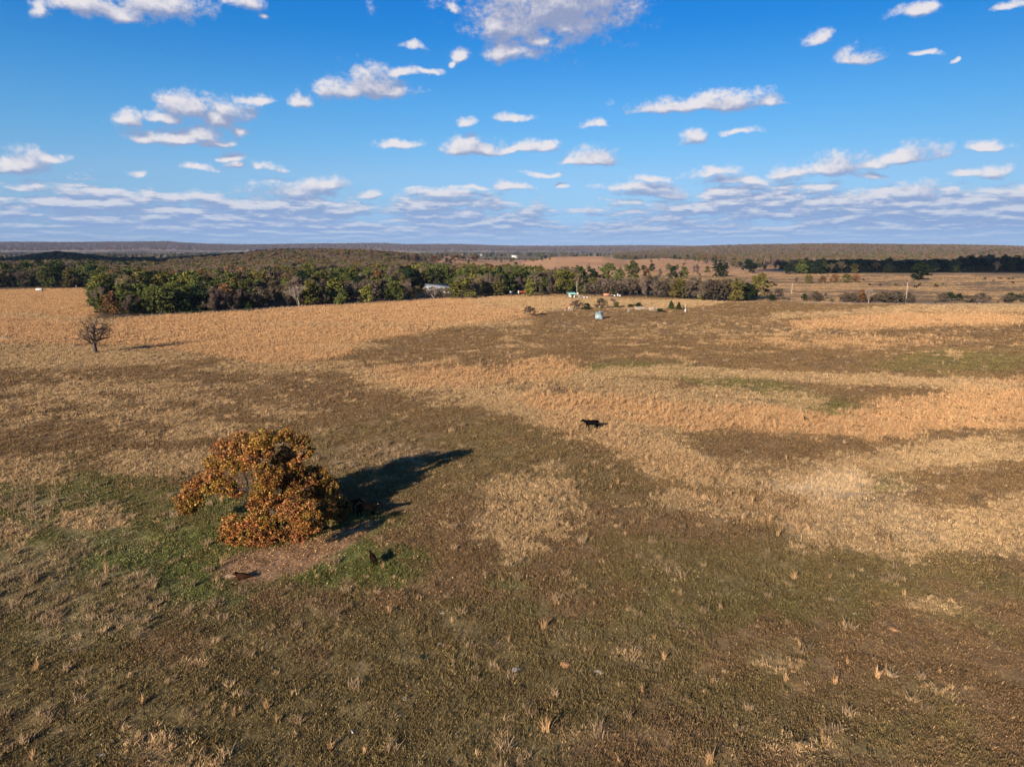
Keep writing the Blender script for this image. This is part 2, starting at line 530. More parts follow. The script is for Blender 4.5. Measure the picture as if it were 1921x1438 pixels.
# ------------------------------------------------------------------ generic mesh helpers
def make_mesh(name, V, faces, mats=(), cols=None, mi=None, smooth=False):
    """faces: (n,3) or (n,4) int array, or list of such arrays"""
    me = bpy.data.meshes.new(name)
    V = np.asarray(V, np.float32)
    fl = faces if isinstance(faces, list) else [faces]
    fl = [np.asarray(f, np.int32) for f in fl if len(f)]
    loops = np.concatenate([f.ravel() for f in fl])
    tot = np.concatenate([np.full(len(f), f.shape[1], np.int32) for f in fl])
    start = np.concatenate([[0], np.cumsum(tot)[:-1]]).astype(np.int32)
    me.vertices.add(len(V))
    me.vertices.foreach_set('co', V.ravel())
    me.loops.add(len(loops))
    me.loops.foreach_set('vertex_index', loops)
    me.polygons.add(len(tot))
    me.polygons.foreach_set('loop_start', start)
    me.polygons.foreach_set('loop_total', tot)
    if mi is not None:
        me.polygons.foreach_set('material_index', np.asarray(mi, np.int32))
    if smooth:
        me.polygons.foreach_set('use_smooth', np.ones(len(tot), bool))
    if cols is not None:
        a = me.attributes.new('col', 'FLOAT_COLOR', 'POINT')
        c4 = np.ones((len(V), 4), np.float32)
        c4[:, :3] = cols
        a.data.foreach_set('color', c4.ravel())
    for m in mats:
        me.materials.append(m)
    me.update(calc_edges=True)
    return me


def link(name, me, parent=None, loc=None, rot=None):
    o = bpy.data.objects.new(name, me)
    COL.objects.link(o)
    if parent:
        o.parent = parent
    if loc is not None:
        o.location = loc
    if rot is not None:
        o.rotation_euler = rot
    return o


def tag(o, label=None, cat=None, group=None, kind=None):
    if label:
        o['label'] = label
    if cat:
        o['category'] = cat
    if group:
        o['group'] = group
    if kind:
        o['kind'] = kind
    return o


def thing(name, label, cat, loc, rz=0.0, group=None):
    o = bpy.data.objects.new(name, None)
    o.empty_display_size = 0.5
    COL.objects.link(o)
    o.location = loc
    o.rotation_euler = (0, 0, rz)
    return tag(o, label, cat, group)


def copy_tree(o, parent=None):
    c = o.copy()
    COL.objects.link(c)
    if parent:
        c.parent = parent
    for ch in [q for q in o.children]:
        copy_tree(ch, c)
    return c


class MB:
    """collects boxes, tubes and lathes into one mesh"""

    def __init__(self):
        self.v, self.q, self.t, self.n = [], [], [], 0

    def add(self, v, q=(), t=()):
        v = np.asarray(v, float)
        if len(q):
            self.q.append(np.asarray(q) + self.n)
        if len(t):
            self.t.append(np.asarray(t) + self.n)
        self.v.append(v)
        self.n += len(v)
        return self

    def box(self, c, s, rz=0.0, bev=0.0):
        sx, sy, sz = s[0] / 2, s[1] / 2, s[2] / 2
        v = np.array([(x, y, z) for z in (-sz, sz) for (x, y) in ((-sx, -sy), (sx, -sy), (sx, sy), (-sx, sy))])
        ca, sa = math.cos(rz), math.sin(rz)
        v = np.stack([v[:, 0] * ca - v[:, 1] * sa + c[0], v[:, 0] * sa + v[:, 1] * ca + c[1], v[:, 2] + c[2]], 1)
        return self.add(v, [(3, 2, 1, 0), (4, 5, 6, 7), (0, 1, 5, 4), (1, 2, 6, 5), (2, 3, 7, 6), (3, 0, 4, 7)])

    def tube(self, pts, rad, n=6, cap=True):
        pts = [np.asarray(p, float) for p in pts]
        rings = []
        for i, p in enumerate(pts):
            d = pts[min(i + 1, len(pts) - 1)] - pts[max(i - 1, 0)]
            d = d / (np.linalg.norm(d) + 1e-9)
            a = np.cross(d, (0.31, 0.93, 0.17) if abs(d[2]) > 0.8 else (0, 0, 1.0))
            a /= np.linalg.norm(a) + 1e-9
            b = np.cross(d, a)
            r = rad[i] if hasattr(rad, '__len__') else rad
            th = np.linspace(0, 2 * math.pi, n, endpoint=False)
            rings.append(p + r * (np.cos(th)[:, None] * a + np.sin(th)[:, None] * b))
        v = np.concatenate(rings)
        q = [(i * n + j, i * n + (j + 1) % n, (i + 1) * n + (j + 1) % n, (i + 1) * n + j) for i in range(len(pts) - 1) for j in range(n)]
        t = []
        if cap:
            v = np.concatenate([v, [pts[0]], [pts[-1]]])
            c0, c1, m = len(v) - 2, len(v) - 1, (len(pts) - 1) * n
            t = [(c0, (j + 1) % n, j) for j in range(n)] + [(c1, m + j, m + (j + 1) % n) for j in range(n)]
        return self.add(v, q, t)

    def mesh(self, name, mat, smooth=False, cols=None):
        fl = []
        if self.q:
            fl.append(np.concatenate(self.q))
        if self.t:
            fl.append(np.concatenate(self.t))
        return make_mesh(name, np.concatenate(self.v), fl, [mat] if mat else [], cols, smooth=smooth)

    def build(self, name, mat, parent=None, smooth=False, loc=None, rot=None):
        return link(name, self.mesh(name, mat, smooth), parent, loc, rot)


# ------------------------------------------------------------------ materials
def base_mat(name, rough=0.9, spec=0.15):
    m = bpy.data.materials.new(name)
    m.use_nodes = True
    nt = m.node_tree
    p = nt.nodes['Principled BSDF']
    p.inputs['Roughness'].default_value = rough
    p.inputs['Specular IOR Level'].default_value = spec
    return m, nt, p


def plain_mat(name, col, rough=0.8, spec=0.2, metal=0.0, scale=3.0, amt=0.25):
    m, nt, p = base_mat(name, rough, spec)
    p.inputs['Metallic'].default_value = metal
    tc = nt.nodes.new('ShaderNodeTexCoord')
    n = nt.nodes.new('ShaderNodeTexNoise')
    n.inputs['Scale'].default_value = scale
    n.inputs['Detail'].default_value = 5
    nt.links.new(tc.outputs['Object'], n.inputs['Vector'])
    r = nt.nodes.new('ShaderNodeMapRange')
    r.inputs[1].default_value = 0.3
    r.inputs[2].default_value = 0.7
    r.inputs[3].default_value = 1 - amt
    r.inputs[4].default_value = 1 + amt
    nt.links.new(n.outputs['Fac'], r.inputs[0])
    mx = nt.nodes.new('ShaderNodeVectorMath')
    mx.operation = 'SCALE'
    mx.inputs[0].default_value = col
    nt.links.new(r.outputs[0], mx.inputs['Scale'])
    nt.links.new(mx.outputs[0], p.inputs['Base Color'])
    return m


def leaf_mat(name, rnd=0.35, translucent=0.3, tint=False, gain=(1, 1, 1)):
    """leaf / blade colour from the 'col' attribute, varied per plant; light passes through a little"""
    m = bpy.data.materials.new(name)
    m.use_nodes = True
    nt = m.node_tree
    nt.nodes.clear()
    out = nt.nodes.new('ShaderNodeOutputMaterial')
    at = nt.nodes.new('ShaderNodeAttribute')
    at.attribute_name = 'col'
    oi = nt.nodes.new('ShaderNodeObjectInfo')
    r = nt.nodes.new('ShaderNodeMapRange')
    r.inputs[3].default_value = 1 - rnd
    r.inputs[4].default_value = 1 + rnd
    nt.links.new(oi.outputs['Random'], r.inputs[0])
    mx = nt.nodes.new('ShaderNodeVectorMath')
    mx.operation = 'SCALE'
    nt.links.new(at.outputs['Color'], mx.inputs[0])
    nt.links.new(r.outputs[0], mx.inputs['Scale'])
    c = mx.outputs[0]
    if tint:
        ti = nt.nodes.new('ShaderNodeAttribute')
        ti.attribute_type = 'INSTANCER'
        ti.attribute_name = 'tint'
        m2 = nt.nodes.new('ShaderNodeVectorMath')
        m2.operation = 'MULTIPLY'
        nt.links.new(c, m2.inputs[0])
        nt.links.new(ti.outputs['Color'], m2.inputs[1])
        c = m2.outputs[0]
    g = nt.nodes.new('ShaderNodeVectorMath')
    g.operation = 'MULTIPLY'
    g.inputs[1].default_value = gain
    nt.links.new(c, g.inputs[0])
    c = g.outputs[0]
    d = nt.nodes.new('ShaderNodeBsdfDiffuse')
    t = nt.nodes.new('ShaderNodeBsdfTranslucent')
    ms = nt.nodes.new('ShaderNodeMixShader')
    ms.inputs[0].default_value = translucent
    nt.links.new(c, d.inputs[0])
    nt.links.new(c, t.inputs[0])
    nt.links.new(d.outputs[0], ms.inputs[1])
    nt.links.new(t.outputs[0], ms.inputs[2])
    nt.links.new(ms.outputs[0], out.inputs[0])
    return m


M_LEAF = leaf_mat('tree_leaves', 0.28, 0.32)
M_OAKLEAF = leaf_mat('oak_leaves', 0.0, 0.18)
M_GRASS = leaf_mat('grass_blades', 0.22, 0.25, tint=True)
M_BARK = plain_mat('bark', (0.042, 0.034, 0.028), 0.95, 0.1, scale=2.5, amt=0.45)
M_OAKBARK = plain_mat('brown_bark', (0.075, 0.056, 0.045), 0.95, 0.1, scale=2.5, amt=0.35)  # the lone bare tree's own lighter brown bark
M_PALEBARK = plain_mat('pale_bark', (0.34, 0.29, 0.24), 0.95, 0.1, scale=1.5, amt=0.4)
M_COW = plain_mat('black_hide', (0.0032, 0.0028, 0.0027), 0.9, 0.0, scale=6, amt=0.3)
M_CALF = plain_mat('brown_hide', (0.026, 0.012, 0.007), 0.9, 0.0, scale=6, amt=0.3)


def ground_mat():
    m, nt, p = base_mat('pasture_ground', 0.95, 0.05)
    L = nt.links
    at = nt.nodes.new('ShaderNodeAttribute')
    at.attribute_name = 'col'
    ge = nt.nodes.new('ShaderNodeNewGeometry')

    def nz(scale, detail, rough=0.6):
        n = nt.nodes.new('ShaderNodeTexNoise')
        n.inputs['Scale'].default_value = scale
        n.inputs['Detail'].default_value = detail
        n.inputs['Roughness'].default_value = rough
        L.new(ge.outputs['Position'], n.inputs['Vector'])
        return n.outputs['Fac']

    def mr(v, a, b, c, d):
        n = nt.nodes.new('ShaderNodeMapRange')
        L.new(v, n.inputs[0])
        for i, q in enumerate((a, b, c, d)):
            n.inputs[i + 1].default_value = q
        return n.outputs[0]

    def mul(a, b):
        n = nt.nodes.new('ShaderNodeMath')
        n.operation = 'MULTIPLY'
        L.new(a, n.inputs[0])
        L.new(b, n.inputs[1])
        return n.outputs[0]
    a = mr(nz(5.5, 6, 0.7), 0.3, 0.7, 0.55, 1.5)
    b = mr(nz(0.7, 6, 0.65), 0.3, 0.7, 0.7, 1.3)
    f = nt.nodes.new('ShaderNodeVectorMath')
    f.operation = 'SCALE'
    L.new(at.outputs['Color'], f.inputs[0])
    L.new(mul(a, b), f.inputs['Scale'])
    L.new(f.outputs[0], p.inputs['Base Color'])
    bp = nt.nodes.new('ShaderNodeBump')
    bp.inputs['Strength'].default_value = 0.8
    bp.inputs['Distance'].default_value = 0.12
    L.new(nz(4.0, 7, 0.75), bp.inputs['Height'])
    L.new(bp.outputs[0], p.inputs['Normal'])
    return m


# ------------------------------------------------------------------ ground sheet
def build_ground():
    az_f = np.radians(np.arange(-43, 43.01, 0.13))
    az_c = np.radians(np.concatenate([np.arange(43.8, 180, 3.0), np.arange(-180, -43.5, 3.0) + 0.2]))
    az = np.sort(np.concatenate([az_f, az_c]))
    rr = [3.0, 8.0, 14.0, 20.0, 24.0]
    r = 26.5
    while r < 32000:
        rr.append(r)
        r *= 1.0062 if r < 450 else (1.011 if r < 2000 else 1.02)
    rr = np.array(rr)
    A, Rr = np.meshgrid(az, rr)
    X, Y = Rr * np.sin(A), Rr * np.cos(A)
    Z = terrain(X, Y)
    woods = sstep(10, 30, Z) * sstep(2500, 3200, Rr)
    Z = Z + woods * 9 * (vnoise(X / 22, Y / 50, 3) - 0.3)
    fm = field_mask(X, Y)
    W = weights(X, Y)
    soil = ALB.copy()
    soil[TAN] = (0.24, 0.165, 0.09)
    soil[ORANGE] = (0.25, 0.152, 0.078)
    col = W @ soil
    mott = fbm(X / 1.6, Y / 1.6, 4, 55, 0.65)
    fine = fbm(X / 0.5, Y / 0.5, 3, 58, 0.6)
    col = col * (0.40 + 0.75 * mott + 0.45 * fine)[..., None]
    bc = beyond_color(X, Y, Z)
    col = col * fm[..., None] + bc * (1 - fm[..., None])
    nr, na = A.shape
    V = np.stack([X, Y, Z], -1).reshape(-1, 3)
    idx = np.arange(nr * na).reshape(nr, na)
    nxt = np.roll(idx, -1, axis=1)
    q = np.stack([idx[:-1], idx[1:], nxt[1:], nxt[:-1]], -1).reshape(-1, 4)
    V = np.concatenate([V, [[0, 0, float(terrain(0, 0))]]])
    cc = np.concatenate([col.reshape(-1, 3), [col[0, 0]]])
    c = len(V) - 1
    t = np.stack([np.full(na, c), idx[0], nxt[0]], -1)
    me = make_mesh('ground', V, [q, t], [ground_mat()], cc, smooth=True)
    o = link('ground', me)
    tag(o, 'broad brown and tan autumn pasture rolling to wooded hills', kind='structure')
    print('ground verts', len(V))


build_ground()


# ------------------------------------------------------------------ instanced stuff
def gn_scatter(name, proto_me, P, rot, scl, tint, label, scl_vec=None):
    """one 'stuff' object: small plants set on given points"""
    n = len(P)
    me = bpy.data.meshes.new(name)
    me.vertices.add(n)
    me.vertices.foreach_set('co', np.asarray(P, np.float32).ravel())
    a = me.attributes.new('rot', 'FLOAT_VECTOR', 'POINT')
    a.data.foreach_set('vector', np.asarray(rot, np.float32).ravel())
    sv = np.repeat(np.asarray(scl, np.float32)[:, None], 3, 1) if scl_vec is None else np.asarray(scl_vec, np.float32)
    a = me.attributes.new('scl', 'FLOAT_VECTOR', 'POINT')
    a.data.foreach_set('vector', sv.ravel())
    a = me.attributes.new('tint', 'FLOAT_COLOR', 'POINT')
    c4 = np.ones((n, 4), np.float32)
    c4[:, :3] = tint
    a.data.foreach_set('color', c4.ravel())
    o = link(name, me)
    po = bpy.data.objects.new(name + '_source', proto_me)   # not linked: only the source of the scatter
    g = bpy.data.node_groups.new(name, 'GeometryNodeTree')
    g.interface.new_socket('Geometry', in_out='INPUT', socket_type='NodeSocketGeometry')
    g.interface.new_socket('Geometry', in_out='OUTPUT', socket_type='NodeSocketGeometry')
    gi, go = g.nodes.new('NodeGroupInput'), g.nodes.new('NodeGroupOutput')
    ip = g.nodes.new('GeometryNodeInstanceOnPoints')
    oi = g.nodes.new('GeometryNodeObjectInfo')
    oi.inputs['Object'].default_value = po
    na = g.nodes.new('GeometryNodeInputNamedAttribute')
    na.data_type = 'FLOAT_VECTOR'
    na.inputs[0].default_value = 'rot'
    nb = g.nodes.new('GeometryNodeInputNamedAttribute')
    nb.data_type = 'FLOAT_VECTOR'
    nb.inputs[0].default_value = 'scl'
    g.links.new(gi.outputs[0], ip.inputs['Points'])
    g.links.new(oi.outputs['Geometry'], ip.inputs['Instance'])
    g.links.new(na.outputs[0], ip.inputs['Rotation'])
    g.links.new(nb.outputs[0], ip.inputs['Scale'])
    g.links.new(ip.outputs[0], go.inputs[0])
    md = o.modifiers.new('scatter', 'NODES')
    md.node_group = g
    tag(o, label, kind='stuff')
    return o


def blades(n, spread, hmin, hmax, wid, lean, seed, curve=0.3, vary=0.3, clump=None, pale=0.0):
    """a tuft: n bent blades of two triangles and a tip"""
    g = np.random.default_rng(seed)
    V, T, C = [], [], []
    for i in range(n):
        a = g.uniform(0, 2 * math.pi)
        rad = spread * math.sqrt(g.uniform(0, 1))
        bx, by = rad * math.cos(a), rad * math.sin(a)
        if clump is not None:
            c = clump[g.integers(len(clump))]
            bx, by = c[0] + g.normal(0, c[2]), c[1] + g.normal(0, c[2])
        h = g.uniform(hmin, hmax)
        la = g.normal(0, lean)
        d = g.uniform(0, 2 * math.pi)
        ax, ay = math.cos(d), math.sin(d)
        f = g.uniform(0, 2 * math.pi)
        wx, wy = math.cos(f) * wid / 2, math.sin(f) * wid / 2
        mx, my = bx + ax * h * 0.5 * la, by + ay * h * 0.5 * la
        tx, ty = bx + ax * h * (la + curve * la), by + ay * h * (la + curve * la)
        k = len(V)
        V += [(bx - wx, by - wy, -0.03), (bx + wx, by + wy, -0.03), (mx - wx * .8, my - wy * .8, h * .55), (mx + wx * .8, my + wy * .8, h * .55), (tx, ty, h)]
        T += [(k, k + 1, k + 3), (k, k + 3, k + 2), (k + 2, k + 3, k + 4)]
        b = 1 + g.uniform(-vary, vary)
        if pale and g.uniform() < pale:
            b *= g.uniform(1.6, 2.8)
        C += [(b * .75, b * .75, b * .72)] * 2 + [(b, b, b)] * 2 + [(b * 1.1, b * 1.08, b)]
    return np.array(V), np.array(T), np.array(C)


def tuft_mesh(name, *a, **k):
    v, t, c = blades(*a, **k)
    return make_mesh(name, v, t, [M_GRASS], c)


def cand(r0, r1, dens, seed, half=R(41)):
    g = np.random.default_rng(seed)
    n = int(half * (r1 * r1 - r0 * r0) * dens)
    r = np.sqrt(g.uniform(r0 * r0, r1 * r1, n))
    a = g.uniform(-half, half, n)
    x, y = r * np.sin(a), r * np.cos(a)
    return x, y, g.uniform(0, 1, n), g


KEEP = [(*flat(px, py), r) for px, py, r in ((1109, 805, 1.5), (1114, 809, 1.4), (1104, 809, 1.4), (690, 970, 1.8), (700, 1057, 1.3), (458, 1085, 1.6), (1123, 598, 2.6), (1124, 602, 2.4), (1067, 584, 3), (178, 663, 1.6), (1285, 587, 1.2))]
ZONES = [(26, 62), (62, 120), (120, 220), (220, 560)]


def scatter_grass():
    acc = {k: [] for k in ('short_grass', 'dry_grass', 'broomsedge_grass', 'dead_weeds')}
    var = {}
    # density per zone (per m2 at full weight) and size factor per zone
    spec = {
        'short_grass': ((2.6, 1.1, 0.45, 0.12), (0.85, 1.2, 1.8, 3.0)),
        'dry_grass': ((10.0, 6.0, 3.0, 1.0), (0.85, 0.95, 1.2, 1.9)),
        'broomsedge_grass': ((3.0, 2.4, 1.7, 1.15), (0.85, 0.78, 0.82, 0.95)),
        'dead_weeds': ((3.0, 1.6, 0.7, 0.2), (1.0, 1.1, 1.5, 2.2)),
    }
    for name, (dens, size) in spec.items():
        for zi, (r0, r1) in enumerate(ZONES):
            x, y, u, g = cand(r0, r1, dens[zi], 100 + zi + 10 * len(name))
            W = weights(x, y)
            fm = field_mask(x, y)
            cl = fbm(x / 1.7, y / 1.7, 3, 61, 0.6)          # clumping
            big = fbm(x / 9, y / 9, 3, 62, 0.6)
            if name == 'short_grass':
                pr = 1 - 0.9 * W[:, DIRT] - 0.9 * W[:, BARE]
                ti = (W[:, :3] @ ALB[:3] + W[:, 3:] @ ALB[3:]) * 0.95
            elif name == 'dry_grass':
                pr = (W[:, TAN] + 0.7 * W[:, BARE]) * (0.45 + 0.8 * sstep(0.42, 0.62, cl)) + W[:, ORANGE] * 0.30 + 0.025 * sstep(0.5, 0.65, cl) + 0.04 * W[:, WEED]
                ti = np.tile(ALB[TAN], (len(x), 1)) * g.uniform(0.8, 1.15, (len(x), 1))
                ti = ti + (ALB[BARE] * 1.1 - ti) * W[:, BARE:BARE + 1]
                ti = ti + (ALB[ORANGE] - ti) * (np.clip(W[:, ORANGE] * 0.9 + g.normal(0.05, 0.15, len(x)), 0, 1))[:, None]
            elif name == 'broomsedge_grass':
                pr = W[:, ORANGE] * (0.2 + 0.75 * sstep(0.42, 0.62, cl)) + 0.010 * sstep(0.55, 0.7, big) * (cl > 0.5) + 0.01 * W[:, TAN]
                ti = np.tile(ALB[ORANGE], (len(x), 1)) * g.uniform(0.8, 1.2, (len(x), 1))
                ti = ti + (ALB[TAN] - ti) * (np.clip(g.normal(0.35, 0.3, len(x)), 0, 1))[:, None]
            else:
                pr = W[:, WEED] * (0.10 + 1.3 * sstep(0.47, 0.62, cl)) + 0.07 * sstep(0.52, 0.66, cl) * (W[:, BROWN] + W[:, GREEN])
                ti = np.tile(ALB[WEED], (len(x), 1)) * g.uniform(0.7, 1.25, (len(x), 1))
            ok = u < pr * fm
            if name != 'short_grass':
                for ex, ey, er in KEEP:
                    ok &= (x - ex) ** 2 + (y - ey) ** 2 > er * er
            # stay out of the trunk and the tank footprint
            x, y, ti = x[ok], y[ok], ti[ok]
            n = len(x)
            z = terrain(x, y)
            sc = size[zi] * g.uniform(0.65, 1.35, n)
            if name in ('dry_grass', 'dead_weeds', 'short_grass'):
                hs = size[zi] ** -0.35
            else:
                hs = size[zi] ** -0.2
            sv = np.stack([sc, sc, sc * hs * g.uniform(0.8, 1.25, n)], 1)
            rot = np.stack([g.normal(0, 0.06, n), g.normal(0, 0.06, n), g.uniform(0, 6.28, n)], 1)
            acc[name].append((np.stack([x, y, z], 1), rot, sv, ti))
    # pasture beyond the right field edge, in loose bands
    x, y, u, g = cand(330, 860, 0.16, 444)
    px, py = project(x, y, 0.0)
    st = fbm(x / 40, y / 14, 5, 91, 0.6)
    ok = (field_mask(x, y) < 0.5) & ((px > 1385) | ((px > 1100) & (np.hypot(x, y) > 505))) & (u < 0.04 + 0.6 * sstep(0.42, 0.6, st))
    x, y = x[ok], y[ok]
    n = len(x)
    sc = g.uniform(2.4, 4.6, n)
    ti = np.tile(ALB[TAN], (n, 1)) * g.uniform(0.5, 0.95, (n, 1))
    ti = ti + (ALB[ORANGE] * 0.8 - ti) * g.uniform(0, 0.8, (n, 1))
    acc['dry_grass'].append((np.stack([x, y, terrain(x, y)], 1), np.stack([np.zeros(n), np.zeros(n), g.uniform(0, 6.28, n)], 1), np.stack([sc, sc, sc * 0.4], 1), ti))
    g = np.random.default_rng(5)
    cl9 = [(g.uniform(-.8, .8), g.uniform(-.8, .8), 0.16) for _ in range(9)]
    protos = {
        'short_grass': [tuft_mesh('short_grass_patch', 190, 1.05, 0.03, 0.12, 0.035, 0.8, 1, vary=0.45, pale=0.10),
                        tuft_mesh('short_grass_patch', 190, 1.05, 0.03, 0.15, 0.035, 0.8, 2, vary=0.45, clump=cl9, pale=0.10)],
        'dry_grass': [tuft_mesh('dry_tuft', 26, 0.20, 0.14, 0.40, 0.03, 0.55, 3), tuft_mesh('dry_tuft', 34, 0.28, 0.12, 0.34, 0.028, 0.7, 4)],
        'broomsedge_grass': [tuft_mesh('broomsedge', 30, 0.16, 0.3, 0.95, 0.026, 0.26, 6), tuft_mesh('broomsedge', 24, 0.13, 0.35, 1.1, 0.026, 0.34, 7)],
        'dead_weeds': [tuft_mesh('weed', 54, 0.22, 0.14, 0.44, 0.028, 0.6, 8), tuft_mesh('weed', 60, 0.30, 0.12, 0.50, 0.028, 0.7, 9)],
    }
    labels = {
        'short_grass': 'short brown and green grazed grass over the whole pasture',
        'dry_grass': 'pale tan dry grass growing in drifts across the pasture',
        'broomsedge_grass': 'tall orange bunch grass growing thick in the far half of the pasture',
        'dead_weeds': 'grey brown dead weeds scattered through the short grass',
    }
    for name in acc:
        P, Ro, Sv, Ti = (np.concatenate([q[i] for q in acc[name]]) for i in range(4))
        half = np.arange(len(P)) % 2 == 0
        print(name, len(P))
        for k, msk in enumerate((half, ~half)):
            gn_scatter(name, protos[name][k], P[msk], Ro[msk], None, Ti[msk], labels[name], Sv[msk])


scatter_grass()

# ------------------------------------------------------------------ trees: branching skeletons
def grow(g, p, d, length, r, level, segs, tips, maxl, spread=0.6, up=0.15, split=(2, 4), taper=0.62, wig=0.22, keep=0.72):
    n = 4 if level < 2 else 3
    pts, rad = [p.copy()], [r]
    for i in range(n):
        d = d + g.normal(0, wig, 3) + np.array((0, 0, up * (0.5 if level == 0 else 1)))
        d /= np.linalg.norm(d)
        p = p + d * length / n
        pts.append(p.copy())
        rad.append(r * (1 - (1 - taper) * (i + 1) / n))
    segs.append((pts, rad, level))
    if level >= maxl:
        tips.append((p, d))
        return
    k = g.integers(split[0], split[1] + 1)
    for j in range(k):
        a = g.normal(0, 1, 3)
        a -= a.dot(d) * d
        a /= np.linalg.norm(a) + 1e-9
        nd = d * (1 - spread * 0.5) + a * spread * g.uniform(0.7, 1.3)
        nd /= np.linalg.norm(nd)
        at = pts[-1] if j < 2 else pts[g.integers(1, len(pts))]
        grow(g, at.copy(), nd, length * keep * g.uniform(0.75, 1.2), rad[-1] * (0.8 if j == 0 else 0.65), level + 1, segs, tips, maxl, spread, up, split, taper, wig, keep)


def seg_mesh(segs, lo, hi, minr=0.0, n0=7):
    b = MB()
    for pts, rad, lv in segs:
        if lo <= lv <= hi:
            b.tube(pts, [max(r, minr) for r in rad], n=max(3, n0 - lv), cap=(lv == hi))
    return b


def leaf_cards(g, centers, size, cols, jitter=0.25, flat_=0.0):
    """one bent quad per centre"""
    n = len(centers)
    a = g.normal(0, 1, (n, 3))
    a[:, 2] *= (1 - flat_)
    a /= np.linalg.norm(a, axis=1)[:, None]
    b = np.cross(a, g.normal(0, 1, (n, 3)))
    b /= np.linalg.norm(b, axis=1)[:, None]
    s = size * g.uniform(1 - jitter, 1 + jitter, n)[:, None]
    c = centers
    V = np.stack([c - a * s * .5, c + b * s * .34, c + a * s * .5, c - b * s * .34], 1).reshape(-1, 3)
    q = np.arange(4 * n).reshape(n, 4)
    C = np.repeat(cols, 4, axis=0)
    return V, q, C


def blob_points(g, blobs, per, shell=0.75):
    out, bid = [], []
    for i, (c, rad) in enumerate(blobs):
        rad = np.asarray(rad) if hasattr(rad, '__len__') else np.array((rad, rad, rad * 0.85))
        n = int(per * (rad.mean() ** 2))
        sub = g.normal(0, 1, (max(6, n // 28), 3))
        sub /= np.linalg.norm(sub, axis=1)[:, None]
        sub *= g.uniform(shell * 0.75, 1.0, (len(sub), 1))
        k = g.integers(0, len(sub), n)
        p = sub[k] + g.normal(0, 0.15, (n, 3))
        out.append(c + p * rad)
        bid.append(np.full(n, i))
    return np.concatenate(out), np.concatenate(bid)


def mixcols(g, n, pal, w, vary=0.22):
    pal = np.array(pal)
    k = g.choice(len(pal), n, p=np.array(w) / sum(w))
    return pal[k] * g.uniform(1 - vary, 1 + vary, (n, 1))


